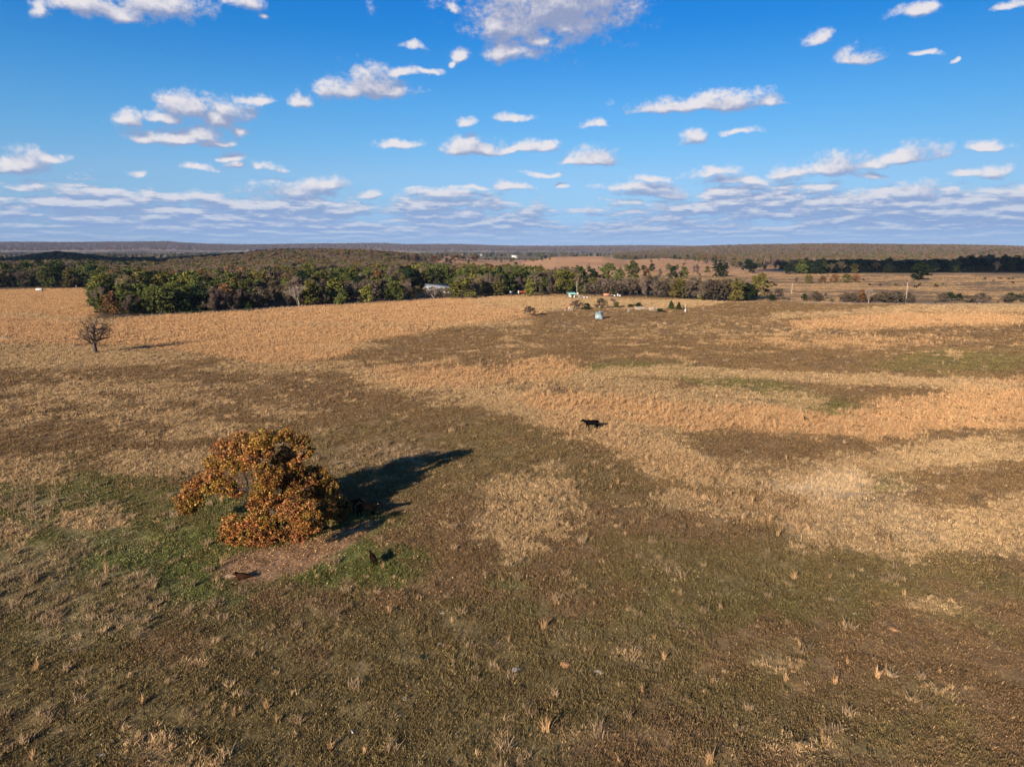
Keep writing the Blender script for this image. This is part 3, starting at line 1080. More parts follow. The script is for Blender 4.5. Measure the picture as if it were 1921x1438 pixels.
# ------------------------------------------------------------------ the big oak
def build_oak():
    g = np.random.default_rng(21)
    bx, by = flat(528, 987)
    base = Vector((bx, by, float(terrain(bx, by))))
    root = thing('oak_tree', 'big spreading oak with rusty orange autumn leaves standing alone in the near pasture', 'tree', base)
    # leaf masses read from the photo: pixel centre, pixel radius, metres behind (+) or before (-) the trunk
    B = [(425, 846, 24, .5), (452, 832, 26, .5), (486, 826, 24, .2), (512, 818, 18, 1.0), (436, 868, 20, .2), (468, 858, 24, 0), (500, 848, 20, .6),
         (538, 816, 18, 1.5), (562, 830, 20, 2.), (575, 848, 15, 2.4), (560, 862, 13, 1.6), (520, 862, 15, 2.5), (450, 876, 14, -.4),
         (396, 868, 15, .4), (400, 890, 17, .1), (404, 880, 12, .8), (380, 906, 19, 0), (358, 920, 18, -.3), (346, 940, 16, -.6), (350, 953, 15, -.9), (366, 940, 15, -.4), (395, 912, 16, -.4),
         (425, 911, 18, -.8), (442, 922, 14, -1.), (412, 905, 13, -.2),
         (495, 882, 20, -.6), (505, 900, 24, -.8), (490, 922, 24, -1.2), (525, 890, 24, .2), (480, 945, 20, -1.8), (552, 882, 22, 1.2), (575, 895, 20, 2.), (540, 905, 22, .4), (505, 940, 22, -1.4),
         (600, 896, 20, 2.2), (618, 906, 18, 2.4), (596, 925, 22, 1.8), (622, 930, 22, 2.2), (640, 950, 20, 2.6), (612, 955, 22, -.4), (634, 968, 18, 1.0), (600, 975, 16, -1.4), (580, 915, 20, 1.), (652, 968, 13, 3.0),
         (552, 935, 24, -1.6), (545, 960, 24, -3.), (565, 980, 20, -4.), (570, 950, 20, -2.6), (525, 970, 20, -2.4), (590, 968, 15, -3.2),
         (440, 980, 24, -2.8), (468, 990, 26, -3.2), (435, 1005, 22, -3.6), (470, 1018, 26, -4.0), (500, 985, 22, -2.8), (510, 1010, 24, -3.6), (495, 1030, 22, -4.4), (540, 1005, 22, -3.2), (560, 1020, 18, -3.4), (445, 1030, 20, -4.4), (478, 1042, 16, -4.8), (526, 1030, 16, -4.0), (425, 1036, 11, -4.5), (432, 990, 18, -3.2), (575, 1005, 14, -2.6),
         (488, 962, 22, -2.2), (514, 955, 20, -1.6), (505, 974, 20, -2.6), (480, 972, 18, -2.6),
         # reaching forward on the right, over the cow
         (572, 985, 19, -6.0), (586, 972, 15, -5.6), (558, 1004, 18, -6.2), (592, 990, 12, -5.8),
         # behind, hidden from this side
         (545, 875, 22, 4.2), (590, 890, 24, 4.6), (560, 905, 28, 5.4), (610, 915, 24, 5.2), (520, 895, 28, 5.0), (540, 850, 20, 4.5)]
    blobs = []
    for px, py, rp, dy in B:
        d = ray(px, py)
        t = (by + dy) / d.y
        c = np.array((d.x * t, by + dy, CAM_H + d.z * t)) - np.array(base)
        c[2] = max(c[2], 0.35)
        blobs.append((c, rp / F * t * (1.02 if px < 450 and py < 960 else 0.88)))
    # limbs: chain every mass to the nearest nearer-the-trunk node
    trunk_top = np.array((0.15, 0.1, 1.9))
    nodes = [(np.array((0.0, 0.0, -0.2)), -1), (np.array((0.06, 0.03, 0.9)), 0), (trunk_top, 1)]
    for k, a in enumerate((0.4, 1.6, 2.7, 3.7, 4.8, 5.7)):
        nodes.append((trunk_top + np.array((1.5 * math.cos(a), 1.5 * math.sin(a), 1.0 + 0.5 * (k % 2))), 2))
    order = sorted(range(len(blobs)), key=lambda i: np.linalg.norm(blobs[i][0] - trunk_top))
    for i in order:
        c = blobs[i][0]
        dc = np.linalg.norm(c - trunk_top)
        best, bj = 1e9, 2
        for j in range(2, len(nodes)):
            q = nodes[j][0]
            dq = np.linalg.norm(q - trunk_top)
            cost = np.linalg.norm(c - q) + 0.35 * dq
            if dq < dc and cost < best:
                best, bj = cost, j
        q = nodes[bj][0]
        mid = (q + c) / 2 + g.normal(0, 0.18, 3) + np.array((0, 0, 0.12))
        nodes.append((mid, bj))
        nodes.append((c, len(nodes) - 1))
    n = len(nodes)
    load = np.zeros(n)
    for i in range(n):
        if i >= 9 and (i - 9) % 2 == 1:
            load[i] += 1
    for i in range(n - 1, 0, -1):
        load[nodes[i][1]] += load[i]
    rad = 0.052 * np.maximum(load, 0.6) ** 0.52
    rad[0], rad[1], rad[2] = 0.62, 0.46, 0.44
    kids = {}
    for i in range(1, n):
        kids.setdefault(nodes[i][1], []).append(i)
    tb, lb = MB(), MB()
    tb.tube([nodes[0][0], np.array((0.02, 0.01, 0.3)), nodes[1][0], nodes[2][0]], [0.72, 0.52, 0.45, 0.42], 10)
    for i in range(3, n):
        p, q = nodes[nodes[i][1]][0], nodes[i][0]
        r0 = min(rad[nodes[i][1]], rad[i] * 1.35)
        m = (p + q) / 2 + g.normal(0, 0.07, 3)
        lb.tube([p, m, q], [r0, (r0 + rad[i]) / 2, rad[i]], 5 if rad[i] < 0.1 else 7)
    # twigs fanning out in each mass
    tw = MB()
    for c, r in blobs:
        for k in range(9):
            d = g.normal(0, 1, 3)
            d /= np.linalg.norm(d)
            e = c + d * r * g.uniform(0.8, 1.15)
            tw.tube([c, (c + e) / 2 + g.normal(0, 0.08, 3), e], [0.035, 0.022, 0.008], 3, cap=False)
    tb.build('trunk', M_BARK, root, True)
    lb.build('limbs', M_BARK, root, True)
    tw.build('twigs', M_BARK, root)['kind'] = 'stuff'
    pts, bid = blob_points(g, blobs, 1350)
    keep = pts[:, 2] > 0.05
    pts, bid = pts[keep], bid[keep]
    nl = len(pts)
    cols = mixcols(g, nl, [(0.27, 0.118, 0.038), (0.22, 0.085, 0.032), (0.32, 0.17, 0.052), (0.18, 0.125, 0.03), (0.10, 0.095, 0.022), (0.14, 0.055, 0.022)], [4, 3, 2.5, 2, 1.2, 1.8], 0.38)
    bl = g.uniform(0.72, 1.25, (len(blobs), 1)) * np.stack([np.ones(len(blobs)), g.uniform(0.85, 1.2, len(blobs)), g.uniform(0.8, 1.2, len(blobs))], 1)
    cols = cols * bl[bid]
    V, q, C = leaf_cards(g, pts, 0.18, cols, 0.5)
    o = link('foliage', make_mesh('foliage', V, q, [M_OAKLEAF], C), root)
    o['kind'] = 'stuff'
    print('oak leaves', nl)
    return base


OAK = build_oak()


def build_litter():
    """fallen leaves round the oak"""
    g = np.random.default_rng(33)
    ang = g.uniform(0, 6.28, 5200)
    rr = np.abs(g.normal(0, 1, 5200)) * 6.5 + 0.5
    x = OAK.x + np.cos(ang) * rr * 1.25 + 1.5
    y = OAK.y + np.sin(ang) * rr - 2.0
    x2 = OAK.x + g.normal(9, 9, 2600)
    y2 = OAK.y + g.normal(-4, 6, 2600)
    x, y = np.concatenate([x, x2]), np.concatenate([y, y2])
    z = terrain(x, y) + g.uniform(0.03, 0.11, len(x))
    cols = mixcols(g, len(x), [(0.42, 0.25, 0.12), (0.30, 0.14, 0.05), (0.5, 0.36, 0.2)], [3, 3, 1], 0.3)
    V, q, C = leaf_cards(g, np.stack([x, y, z], 1), 0.12, cols, 0.4, 0.3)
    o = link('fallen_leaves', make_mesh('fallen_leaves', V, q, [M_LEAF], C))
    tag(o, 'dry fallen leaves lying in the grass round the big oak', kind='stuff')


    x, y, u, g = cand(26, 95, 2.2, 909)
    z = terrain(x, y) + g.uniform(0.03, 0.13, len(x))
    cols = mixcols(g, len(x), [(0.30, 0.21, 0.12), (0.22, 0.15, 0.085), (0.28, 0.16, 0.085)], [3, 3, 2], 0.3)
    V, q, C = leaf_cards(g, np.stack([x, y, z], 1), 0.085 * np.ones(1), cols, 0.6, 0.2)
    o = link('straw_litter', make_mesh('straw_litter', V, q, [M_LEAF], C))
    tag(o, 'bits of pale dead straw caught in the short grass of the near pasture', kind='stuff')


build_litter()


# ------------------------------------------------------------------ bare tree at the left
def build_bare_oak():
    p = ground_at(178, 662)
    g = np.random.default_rng(5)
    root = thing('bare_tree', 'lone leafless tree with a stout trunk standing in tan grass at the left', 'tree', p)
    segs, tips = [], []
    trunk = [np.array(q) for q in ((0, 0, -0.2), (0.02, 0, 0.35), (0.05, 0.02, 1.4), (0.12, 0.05, 2.4), (0.2, 0.05, 3.0))]
    tb = MB().tube(trunk, [0.95, 0.72, 0.52, 0.48, 0.4], 10)
    limbs = [((0.2, 0.05, 3.0), (0.28, 0.1, 1.0), 3.2, 0.30), ((0.2, 0.05, 3.0), (0.05, -0.1, 1.0), 2.9, 0.24), ((0.2, 0.05, 2.9), (0.75, -0.2, 0.9), 2.4, 0.24), ((0.15, 0.05, 2.6), (-0.85, 0.2, 0.75), 2.3, 0.24), ((0.12, 0.05, 2.3), (1.0, 0.3, 0.35), 2.6, 0.22),
             ((0.1, 0.05, 2.1), (-0.9, -0.5, 0.3), 2.0, 0.18), ((0.08, 0.02, 1.8), (0.95, -0.5, -0.02), 2.2, 0.17), ((0.06, 0.02, 1.7), (-0.9, 0.3, -0.1), 1.8, 0.15), ((0.2, 0, 2.8), (0.2, 1.0, 0.5), 2.3, 0.2), ((0.2, 0, 2.8), (-0.2, -1.0, 0.6), 2.1, 0.2), ((0.2, 0, 2.9), (-0.25, 0.1, 1.0), 2.3, 0.2)]
    for o, d, l, r in limbs:
        d = np.array(d) / np.linalg.norm(d)
        grow(g, np.array(o, float), d, l * 1.25, r * 1.35, 1, segs, tips, 4, spread=0.72, up=0.09, split=(3, 4), wig=0.26, keep=0.68)
    root.scale = (0.92, 0.92, 1.05)
    tb.build('trunk', M_OAKBARK, root, True)
    seg_mesh(segs, 1, 2).build('limbs', M_OAKBARK, root, True)
    seg_mesh(segs, 3, 4, 0.035, 7).build('twigs', M_OAKBARK, root)['kind'] = 'stuff'


build_bare_oak()


# ------------------------------------------------------------------ wood trees
GREENS = [(0.0972, 0.1129, 0.031), (0.0745, 0.0891, 0.0279), (0.1328, 0.1366, 0.0373), (0.0551, 0.0683, 0.0248)]
OLIVES = [(0.143, 0.117, 0.0364), (0.1105, 0.0975, 0.0338), (0.182, 0.13, 0.039), (0.078, 0.078, 0.026)]
RUSTS = [(0.1938, 0.0938, 0.04), (0.15, 0.0775, 0.04), (0.225, 0.125, 0.0475), (0.1125, 0.075, 0.0425)]
TWIGS = [(0.171, 0.1263, 0.1011), (0.1308, 0.0981, 0.0818), (0.2229, 0.1665, 0.1308)]
YELLOWS = [(0.1495, 0.1404, 0.0338), (0.1105, 0.1196, 0.0312), (0.182, 0.1586, 0.039)]
DARKS = [(0.022, 0.036, 0.016), (0.016, 0.028, 0.013), (0.03, 0.044, 0.016)]


def crown_broad(seed, h, w, pal, wts, per=34, leaf=0.55, low=0.12):
    g = np.random.default_rng(seed)
    blobs = []
    for i in range(26):
        f = g.uniform(low, 0.95)
        env = math.sin(math.pi * min(1, (f * 0.86 + 0.17))) ** 0.55
        a = g.uniform(0, 6.28)
        rr = w * 0.5 * env * math.sqrt(g.uniform(0.05, 1)) * 0.84
        rad = h * g.uniform(0.11, 0.175)
        blobs.append((np.array((rr * math.cos(a), rr * math.sin(a), h * f)), (rad * 1.15, rad * 1.15, rad * 0.85)))
    blobs.append((np.array((0, 0, h * 0.88)), h * 0.12))
    pts, bid = blob_points(g, blobs, per)
    bl = g.uniform(0.75, 1.25, len(blobs))
    cols = mixcols(g, len(pts), pal, wts) * bl[bid][:, None]
    return leaf_cards(g, pts, leaf, cols, 0.4)


def crown_cone(seed, h, w, pal, wts, per=34, leaf=0.4):
    g = np.random.default_rng(seed)
    n = int(per * h * w)
    f = g.uniform(0.02, 1, n) ** 1.15
    a = g.uniform(0, 6.28, n)
    lob = 1 + 0.22 * np.sin(a * 3 + f * 19) + 0.15 * np.sin(a * 5 - f * 11)
    rr = w * 0.5 * (1 - f) ** 0.72 * lob * g.uniform(0.55, 1.05, n)
    pts = np.stack([rr * np.cos(a), rr * np.sin(a), 0.15 + f * h * 0.97], 1)
    return leaf_cards(g, pts, leaf, mixcols(g, n, pal, wts, 0.3), 0.4)


def proto_leafy(seed, h, w, pal, wts, cone=False, per=48, leaf=0.68, low=0.12, bark=None):
    g = np.random.default_rng(seed + 900)
    segs, tips = [], []
    if cone:
        b = MB().tube([(0, 0, -0.3), (0, 0, h * 0.5), (0, 0, h * 0.95)], [0.02 * h, 0.012 * h, 0.003 * h], 6)
        V, q, C = crown_cone(seed, h, w, pal, wts, per, leaf)
    else:
        grow(g, np.array((0, 0, -0.3)), np.array((0, 0, 1.0)), h * 0.36, 0.021 * h, 0, segs, tips, 2, spread=0.6, up=0.2, split=(3, 4), keep=0.75)
        b = seg_mesh(segs, 0, 2, 0.03, 6)
        V, q, C = crown_broad(seed, h, w, pal, wts, per, leaf, low)
    return b.mesh('trunk', bark or M_BARK), make_mesh('crown', V, q, [M_LEAF], C)


def proto_bare(seed, h, w, pal=TWIGS, bark=None, leafy=0, lpal=None, ntw=3600):
    """leafless tree: limbs plus a haze of fine twigs (thin slivers), a few leaves left if leafy"""
    g = np.random.default_rng(seed)
    segs, tips = [], []
    grow(g, np.array((0, 0, -0.3)), np.array((0, 0, 1.0)), h * 0.34, 0.017 * h, 0, segs, tips, 3, spread=0.55, up=0.22, split=(3, 4), keep=0.72)
    P = np.concatenate([np.array(s[0]) for s in segs])
    k = h * 0.97 / P[:, 2].max()
    kx = w * 0.5 / np.percentile(np.hypot(P[:, 0], P[:, 1]), 97)
    sc = np.array((kx, kx, k))
    segs = [([p * sc for p in s[0]], s[1], s[2]) for s in segs]
    b = seg_mesh(segs, 0, 2, 0.03, 6)
    fine = [s for s in segs if s[2] >= 2]
    V, T = [], []
    for i in range(ntw):
        s = fine[g.integers(len(fine))]
        p = s[0][g.integers(1, len(s[0]))]
        d = np.array(s[0][-1]) - np.array(s[0][0])
        d = d / (np.linalg.norm(d) + 1e-9) + g.normal(0, 0.55, 3) + np.array((0, 0, 0.25))
        d /= np.linalg.norm(d)
        L = h * g.uniform(0.05, 0.13)
        wv = np.cross(d, g.normal(0, 1, 3))
        wv = wv / np.linalg.norm(wv) * g.uniform(0.035, 0.065)
        j = len(V)
        V += [p - wv, p + wv, p + d * L]
        T.append((j, j + 1, j + 2))
    C = mixcols(g, ntw, pal, [1] * len(pal), 0.25).repeat(3, axis=0)
    fl = [np.array(T)]
    V = np.array(V)
    if leafy:
        k = g.integers(0, len(V), leafy)
        c = V[k] + g.normal(0, 0.25, (leafy, 3))
        v2, q2, c2 = leaf_cards(g, c, 0.42, mixcols(g, leafy, lpal or OLIVES, [1] * len(lpal or OLIVES)), 0.4)
        fl = [np.array(T), q2 + len(V)]
        V = np.concatenate([V, v2])
        C = np.concatenate([C, c2])
    return b.mesh('trunk', bark or M_BARK), make_mesh('crown', V, fl, [M_LEAF], C)


PROTO = {  # trunk and crown meshes, several per kind
    'green': [proto_leafy(s, 13, w, GREENS, [4, 3, 2, 2]) for s, w in ((1, 11), (2, 10), (3, 12), (4, 9))],
    'olive': [proto_leafy(s, 12, w, OLIVES, [3, 3, 1, 2], per=48) for s, w in ((11, 10), (12, 9), (13, 11))],
    'rust': [proto_leafy(s, 11, w, RUSTS, [3, 3, 1, 2], per=48) for s, w in ((21, 9), (22, 8))],
    'yellow': [proto_leafy(s, 10, w, YELLOWS, [3, 3, 1], per=60) for s, w in ((31, 7), (32, 8))],
    'dark': [proto_leafy(s, 13, w, DARKS, [3, 2, 2], low=0.08) for s, w in ((41, 11), (42, 12), (43, 10))],
    'cedar': [proto_leafy(s, 8, w, [(0.04, 0.062, 0.016), (0.028, 0.044, 0.013), (0.055, 0.078, 0.02)], [3, 2, 2], cone=True, per=60, leaf=0.5) for s, w in ((51, 4.8), (52, 4.0))],
    'bare': [proto_bare(s, 12, w) for s, w in ((61, 9), (62, 8), (63, 10), (64, 8.5))],
    'thin': [proto_bare(s, 12, w, leafy=1100) for s, w in ((71, 9), (72, 8), (73, 9))],
    'scrub': [proto_leafy(s, 8, w, [(0.12, 0.094, 0.07), (0.09, 0.07, 0.056), (0.16, 0.122, 0.09), (0.07, 0.07, 0.036)], [3, 3, 2, 1], per=70, leaf=0.42, low=0.18) for s, w in ((91, 8), (92, 9), (93, 7.5))],
    'pale': [proto_bare(s, 12, w, pal=[(0.30, 0.25, 0.21), (0.24, 0.20, 0.17)], bark=M_PALEBARK, ntw=1700) for s, w in ((81, 9), (82, 8))],
}
PH = {'scrub': 8, 'green': 13, 'olive': 12, 'rust': 11, 'yellow': 10, 'dark': 13, 'cedar': 8, 'bare': 12, 'thin': 12, 'pale': 12}
NAMES = {'green': 'leafy_tree', 'olive': 'olive_tree', 'rust': 'rust_leaved_tree', 'yellow': 'yellow_leaved_tree', 'dark': 'dark_tree', 'cedar': 'cedar_tree', 'bare': 'bare_tree', 'thin': 'thin_leaved_tree', 'pale': 'pale_bare_tree'}
NAMES['scrub'] = 'scrub_tree'
NAMES['olive'] = 'brown_leaved_tree'
TREE_XY = []
_pc = {}


def put_tree(kind, x, y, h, label, group=None, wide=1.0, cat='tree', name=None, z=None):
    k = _pc.get(kind, 0)
    _pc[kind] = k + 1
    tr, cr = PROTO[kind][k % len(PROTO[kind])]
    s = h / PH[kind]
    if z is None:
        z = float(terrain(x, y))
    root = thing(name or NAMES[kind], label, cat, (x, y, z), random.uniform(0, 6.28), group)
    root.scale = (s * wide, s * wide, s)
    link('trunk', tr, root)
    link('crown', cr, root)
    TREE_XY.append((x, y, h * 0.4))
    return root


def px_tree(kind, px, base_py, top_py, label, group=None, wide=1.0, cat='tree', name=None):
    p = ground_at(px, base_py)
    d = math.hypot(p.x, p.y)
    el = math.atan((CY - top_py) / F) - PITCH
    h = max(1.0, CAM_H + d * math.tan(el) - p.z) * (1.25 if cat == 'bush' else 1.04)
    wide = wide * (1.3 if cat == 'bush' else 1.22)
    return put_tree(kind, p.x, p.y, h, label, group, wide, cat, name, p.z)


def build_single_trees():
    W = 'trees along the front edge of the wood'
    A = px_tree
    # front edge of the wood, left to right
    A('pale', 183, 572, 528, 'pale leafless tree standing apart in orange grass at the left end of the wood', wide=0.9)
    A('olive', 200, 590, 545, 'low brown leaved tree at the very left corner of the wood', W)
    A('rust', 213, 593, 540, 'orange leaved tree near the left corner of the wood', W, 0.7)
    A('bare', 245, 592, 545, 'grey bare tree between the orange tree and the big dark green trees', W)
    A('green', 300, 590, 530, 'large rounded dark green tree in the wood edge behind the lone bare tree', W, 1.05)
    A('dark', 330, 589, 540, 'very dark green tree between the large rounded tree and the cone shaped trees', W, 0.8)
    A('cedar', 351, 588, 549, 'taller cone shaped green tree in the front edge of the wood', W, 1.1)
    A('cedar', 373, 587, 560, 'short dark green cedar in the front edge of the wood', W, 1.2)
    A('bare', 410, 586, 535, 'wide bare grey tree right of the short dark cedar', W, 1.2)
    A('bare', 440, 585, 540, 'bare grey brown tree left of the small dark bush in the wood edge', W, 1.1)
    A('cedar', 468, 583, 560, 'small dark evergreen bush under the bare trees of the wood edge', W, 1.3)
    A('pale', 560, 577, 533, 'pale grey leafless tree with bright limbs in the wood edge', W, 1.1)
    A('green', 640, 572, 540, 'dark green narrow tree near the middle of the wood edge', W, 0.8)
    A('yellow', 689, 569, 536, 'yellow green tree in the middle of the wood edge', W, 1.0)
    A('green', 742, 565, 528, 'bright green spreading tree in the wood edge before the white house', W, 1.2)
    A('pale', 815, 562, 537, 'pale leafless spreading tree right in front of the white house', W, 1.2)
    A('yellow', 869, 560, 525, 'round green tree standing clear at the field edge right of the white house', W, 1.5)
    A('bare', 898, 558, 530, 'bare purple brown tree right of the round green tree', W, 1.0)
    A('olive', 936, 556, 528, 'brown leaved tree near the small white tanks', W, 1.0)
    A('cedar', 938, 550, 500, 'tall pale green conifer rising above the wood right of the white house', W, 1.1)
    A('rust', 925, 545, 500, 'dark red tree beside the tall conifer in the wood', W, 0.8)
    A('yellow', 995, 555, 525, 'small yellow brown tree right of the red trailer', W, 0.8)
    A('bare', 1036, 553, 532, 'small bare bush left of the green roofed shed', W, 1.0)
    A('yellow', 1056, 551, 508, 'large round green tree standing behind the green roofed shed', W, 1.2)
    A('green', 1022, 552, 520, 'green tree left of the round tree behind the shed', W, 0.8)
    A('dark', 1401, 563, 528, 'dark green rounded tree standing at the end of the hedge', None, 1.15)
    A('yellow', 1313, 561, 548, 'low bright green bush at the foot of the brown hedge', None, 1.2, 'bush', 'green_bush')
    A('olive', 1424, 561, 512, 'tall thin brown tree right of the dark rounded tree', None, 0.8)
    # second row beyond the hedge
    G2 = 'trees standing beyond the brown hedge'
    for px, b, t, kd, w, lab in [
        (1090, 527, 500, 'cedar', 1.4, 'green cone topped tree behind the round tree and the shed'),
        (1112, 528, 506, 'dark', 1.0, 'dark green tree at the left of the row beyond the hedge'),
        (1141, 527, 494, 'green', 0.9, 'tall green tree left of the twin peak in the row beyond the hedge'),
        (1160, 528, 505, 'green', 1.1, 'rounded green tree between the two tallest trees beyond the hedge'),
        (1186, 525, 492, 'green', 0.85, 'tallest dark green tree in the row beyond the hedge'),
        (1212, 524, 502, 'rust', 0.7, 'rusty dead tree right of the tallest tree beyond the hedge'),
        (1238, 524, 503, 'bare', 1.1, 'grey bare tree next to the rusty tree beyond the hedge'),
        (1262, 524, 500, 'dark', 0.8, 'dark tree with pale trunks in the row beyond the hedge'),
        (1283, 523, 500, 'green', 0.9, 'green tree right of the pale trunks beyond the hedge'),
        (1315, 521, 496, 'bare', 1.2, 'wide purple grey bare tree beyond the hedge'),
        (1350, 519, 493, 'dark', 1.1, 'rounded dark green tree at the right end of the row beyond the hedge'),
        (1405, 512, 489, 'dark', 1.2, 'round topped dark tree standing before the brown woods'),
    ]:
        A(kd, px, b, t, lab, G2, w)
    # right pasture
    A('dark', 1724, 525, 492, 'tall dark tree standing alone before the shaded tree row at the right', None, 1.35).name = 'lone_tree'
    for px, b, t, kd, w, lab in [
        (1492, 532, 516, 'bare', 1.2, 'grey scrubby tree at the left end of the small rust coloured grove'),
        (1516, 531, 513, 'olive', 1.3, 'olive brown tree in the small rust coloured grove'),
        (1543, 530, 514, 'rust', 1.3, 'rusty tree in the middle of the small grove in the right pasture'),
        (1566, 529, 511, 'rust', 1.2, 'brightest orange tree of the small grove in the right pasture'),
        (1588, 530, 510, 'olive', 1.3, 'olive tree between the orange and the red tree of the grove'),
        (1605, 529, 510, 'rust', 1.2, 'red brown tree at the right end of the small grove'),
        (1725, 534, 523, 'yellow', 1.8, 'bright green bush under the lone tall dark tree'),
        (1755, 535, 526, 'yellow', 2.0, 'left of two low bright green bushes right of the lone tall tree'),
        (1768, 534, 526, 'yellow', 1.6, 'right of two low bright green bushes right of the lone tall tree'),
        (1681, 536, 525, 'olive', 1.6, 'low green brown bush left of the tall utility pole'),
    ]:
        A(kd, px, b, t, lab, 'trees and bushes in the right pasture', w, 'tree' if b - t > 12 else 'bush', None if b - t > 12 else 'pasture_bush')
    # fence line of scrub along the right end of the field
    for px, b, t, kd, w, lab in [
        (1448, 563, 549, 'dark', 1.5, 'low dark bush where the hedge line starts right of the dark rounded tree'),
        (1461, 562, 537, 'scrub', 0.9, 'bare grey tree over the low dark bush'),
        (1509, 564, 545, 'dark', 1.0, 'dark thin tree at the left of the scrub along the right field edge'),
        (1533, 565, 544, 'scrub', 1.5, 'wider thin leaved bush in the scrub along the right field edge'),
        (1585, 567, 543, 'scrub', 1.5, 'grey bare tree left of the dark red tree at the field edge'),
        (1617, 568, 537, 'rust', 1.0, 'dark red leaved tree at the right field edge'),
        (1629, 569, 535, 'pale', 0.8, 'white trunked leaning tree right against the dark red tree'),
        (1655, 569, 537, 'scrub', 1.0, 'brown thin tree right of the white trunked tree'),
        (1680, 569, 538, 'scrub', 1.1, 'dense bare tree left of the tall utility pole'),
        (1705, 569, 540, 'scrub', 1.0, 'pinkish bare tree beside the tall utility pole'),
        (1755, 569, 558, 'scrub', 1.3, 'small bare bush alone in orange grass right of the utility pole'),
        (1787, 560, 539, 'yellow', 1.2, 'yellow green rounded bush in the open right pasture'),
        (1820, 570, 546, 'bare', 1.6, 'pale trunked bare tree at the left of the white stemmed clump'),
        (1835, 571, 545, 'pale', 1.5, 'pale trunked bare tree in the middle of the white stemmed clump'),
        (1850, 569, 543, 'bare', 1.5, 'pale trunked bare tree at the right of the white stemmed clump'),
        (1872, 568, 548, 'scrub', 1.4, 'brown thin bush right of the white stemmed clump'),
        (1560, 567, 552, 'scrub', 1.4, 'low grey bush between the thin leaved bush and the bare tree at the field edge'),
        (1604, 568, 548, 'scrub', 1.2, 'low dark bush tucked against the dark red tree at the field edge'),
        (1480, 564, 556, 'scrub', 2.0, 'low grey scrub at the foot of the thin utility pole'),
        (1893, 567, 550, 'scrub', 1.6, 'low olive brown bush near the right edge of the photo'),
    ]:
        A(kd, px, b, t, lab, 'scrub along the right field edge', w, 'tree' if b - t > 12 else 'bush', None if b - t > 12 else 'scrub_bush')
    # round the oil tank
    for px, b, t, kd, w, lab in [
        (993, 593, 578, 'scrub', 1.2, 'small bare shrub at the left end of the weedy bank near the tank'),
        (1082, 581, 567, 'scrub', 1.4, 'pale bare shrub left of the dark round bush by the tank'),
        (1101, 581, 571, 'dark', 1.4, 'dark round bush behind the blue grey tank'),
        (1128, 579, 563, 'scrub', 1.2, 'reddish bare shrub right behind the blue grey tank'),
        (1157, 578, 562, 'bare', 1.2, 'spiky bare shrub growing over a small green bush'),
        (1157, 578, 567, 'green', 1.0, 'small green bush under a spiky bare shrub'),
        (1183, 577, 570, 'dark', 2.0, 'low dark bush left of the rounded dark bush'),
        (1198, 577, 568, 'dark', 1.4, 'rounded dark green bush between the tank and the two cedars'),
        (1238, 586, 578, 'dark', 2.2, 'low blue green bush in front of the two cedars'),
    ]:
        A(kd, px, b, t, lab, 'shrubs round the tank', w, 'bush', 'small_bush')
    A('cedar', 1259, 580, 562, 'left and wider of the two bright green cedars right of the tank', 'two cedars right of the tank', 1.35)
    A('cedar', 1273, 581, 564, 'right and narrower of the two bright green cedars right of the tank', 'two cedars right of the tank', 1.1)


build_single_trees()


def build_scrub_row():
    g = np.random.default_rng(505)
    for i in range(46):
        px = g.uniform(1436, 1930)
        if 1725 < px < 1775 and g.uniform() < 0.7:
            continue
        py = float(interp([(1436, 562), (1560, 566), (1700, 568), (1930, 568)], px)) - abs(g.normal(0, 2.2))
        p = ground_at(px, py)
        h = g.uniform(2.0, 4.6)
        kd = ['scrub', 'scrub', 'bare', 'dark'][g.integers(4)]
        look = {'scrub': 'grey brown scrub bush', 'bare': 'leafless bush', 'dark': 'dark green bush'}[kd]
        part = ['left of the thin utility pole', 'left of the dark red tree', 'left of the tall pole', 'right of the tall utility pole', 'near the white stemmed clump', 'at the right end'][int(np.searchsorted([1485, 1610, 1699, 1780, 1870], px))]
        put_tree(kd, p.x, p.y, h, ('low ' if h < 3 else '') + look + ', field edge row, ' + part, 'scrub along the right field edge', 1.7, 'bush', 'scrub_bush', p.z)


build_scrub_row()

STUFFP = {k: [] for k in PROTO}


def free(x, y, gap):
    for (a, b, r) in TREE_XY:
        if (a - x) ** 2 + (b - y) ** 2 < (gap) ** 2:
            return False
    return True


WOOD_LABEL = {
    'green': 'leafy green tree inside the dense wood beyond the field', 'olive': 'brown leaved tree inside the dense wood beyond the field',
    'rust': 'rust leaved tree inside the dense wood beyond the field', 'yellow': 'yellow green tree inside the dense wood beyond the field',
    'dark': 'dark green tree inside the dense wood beyond the field', 'bare': 'leafless grey brown tree inside the dense wood beyond the field',
    'thin': 'thin leaved brown tree inside the dense wood beyond the field', 'pale': 'pale leafless tree inside the dense wood beyond the field', 'cedar': 'dark cedar inside the dense wood beyond the field'}


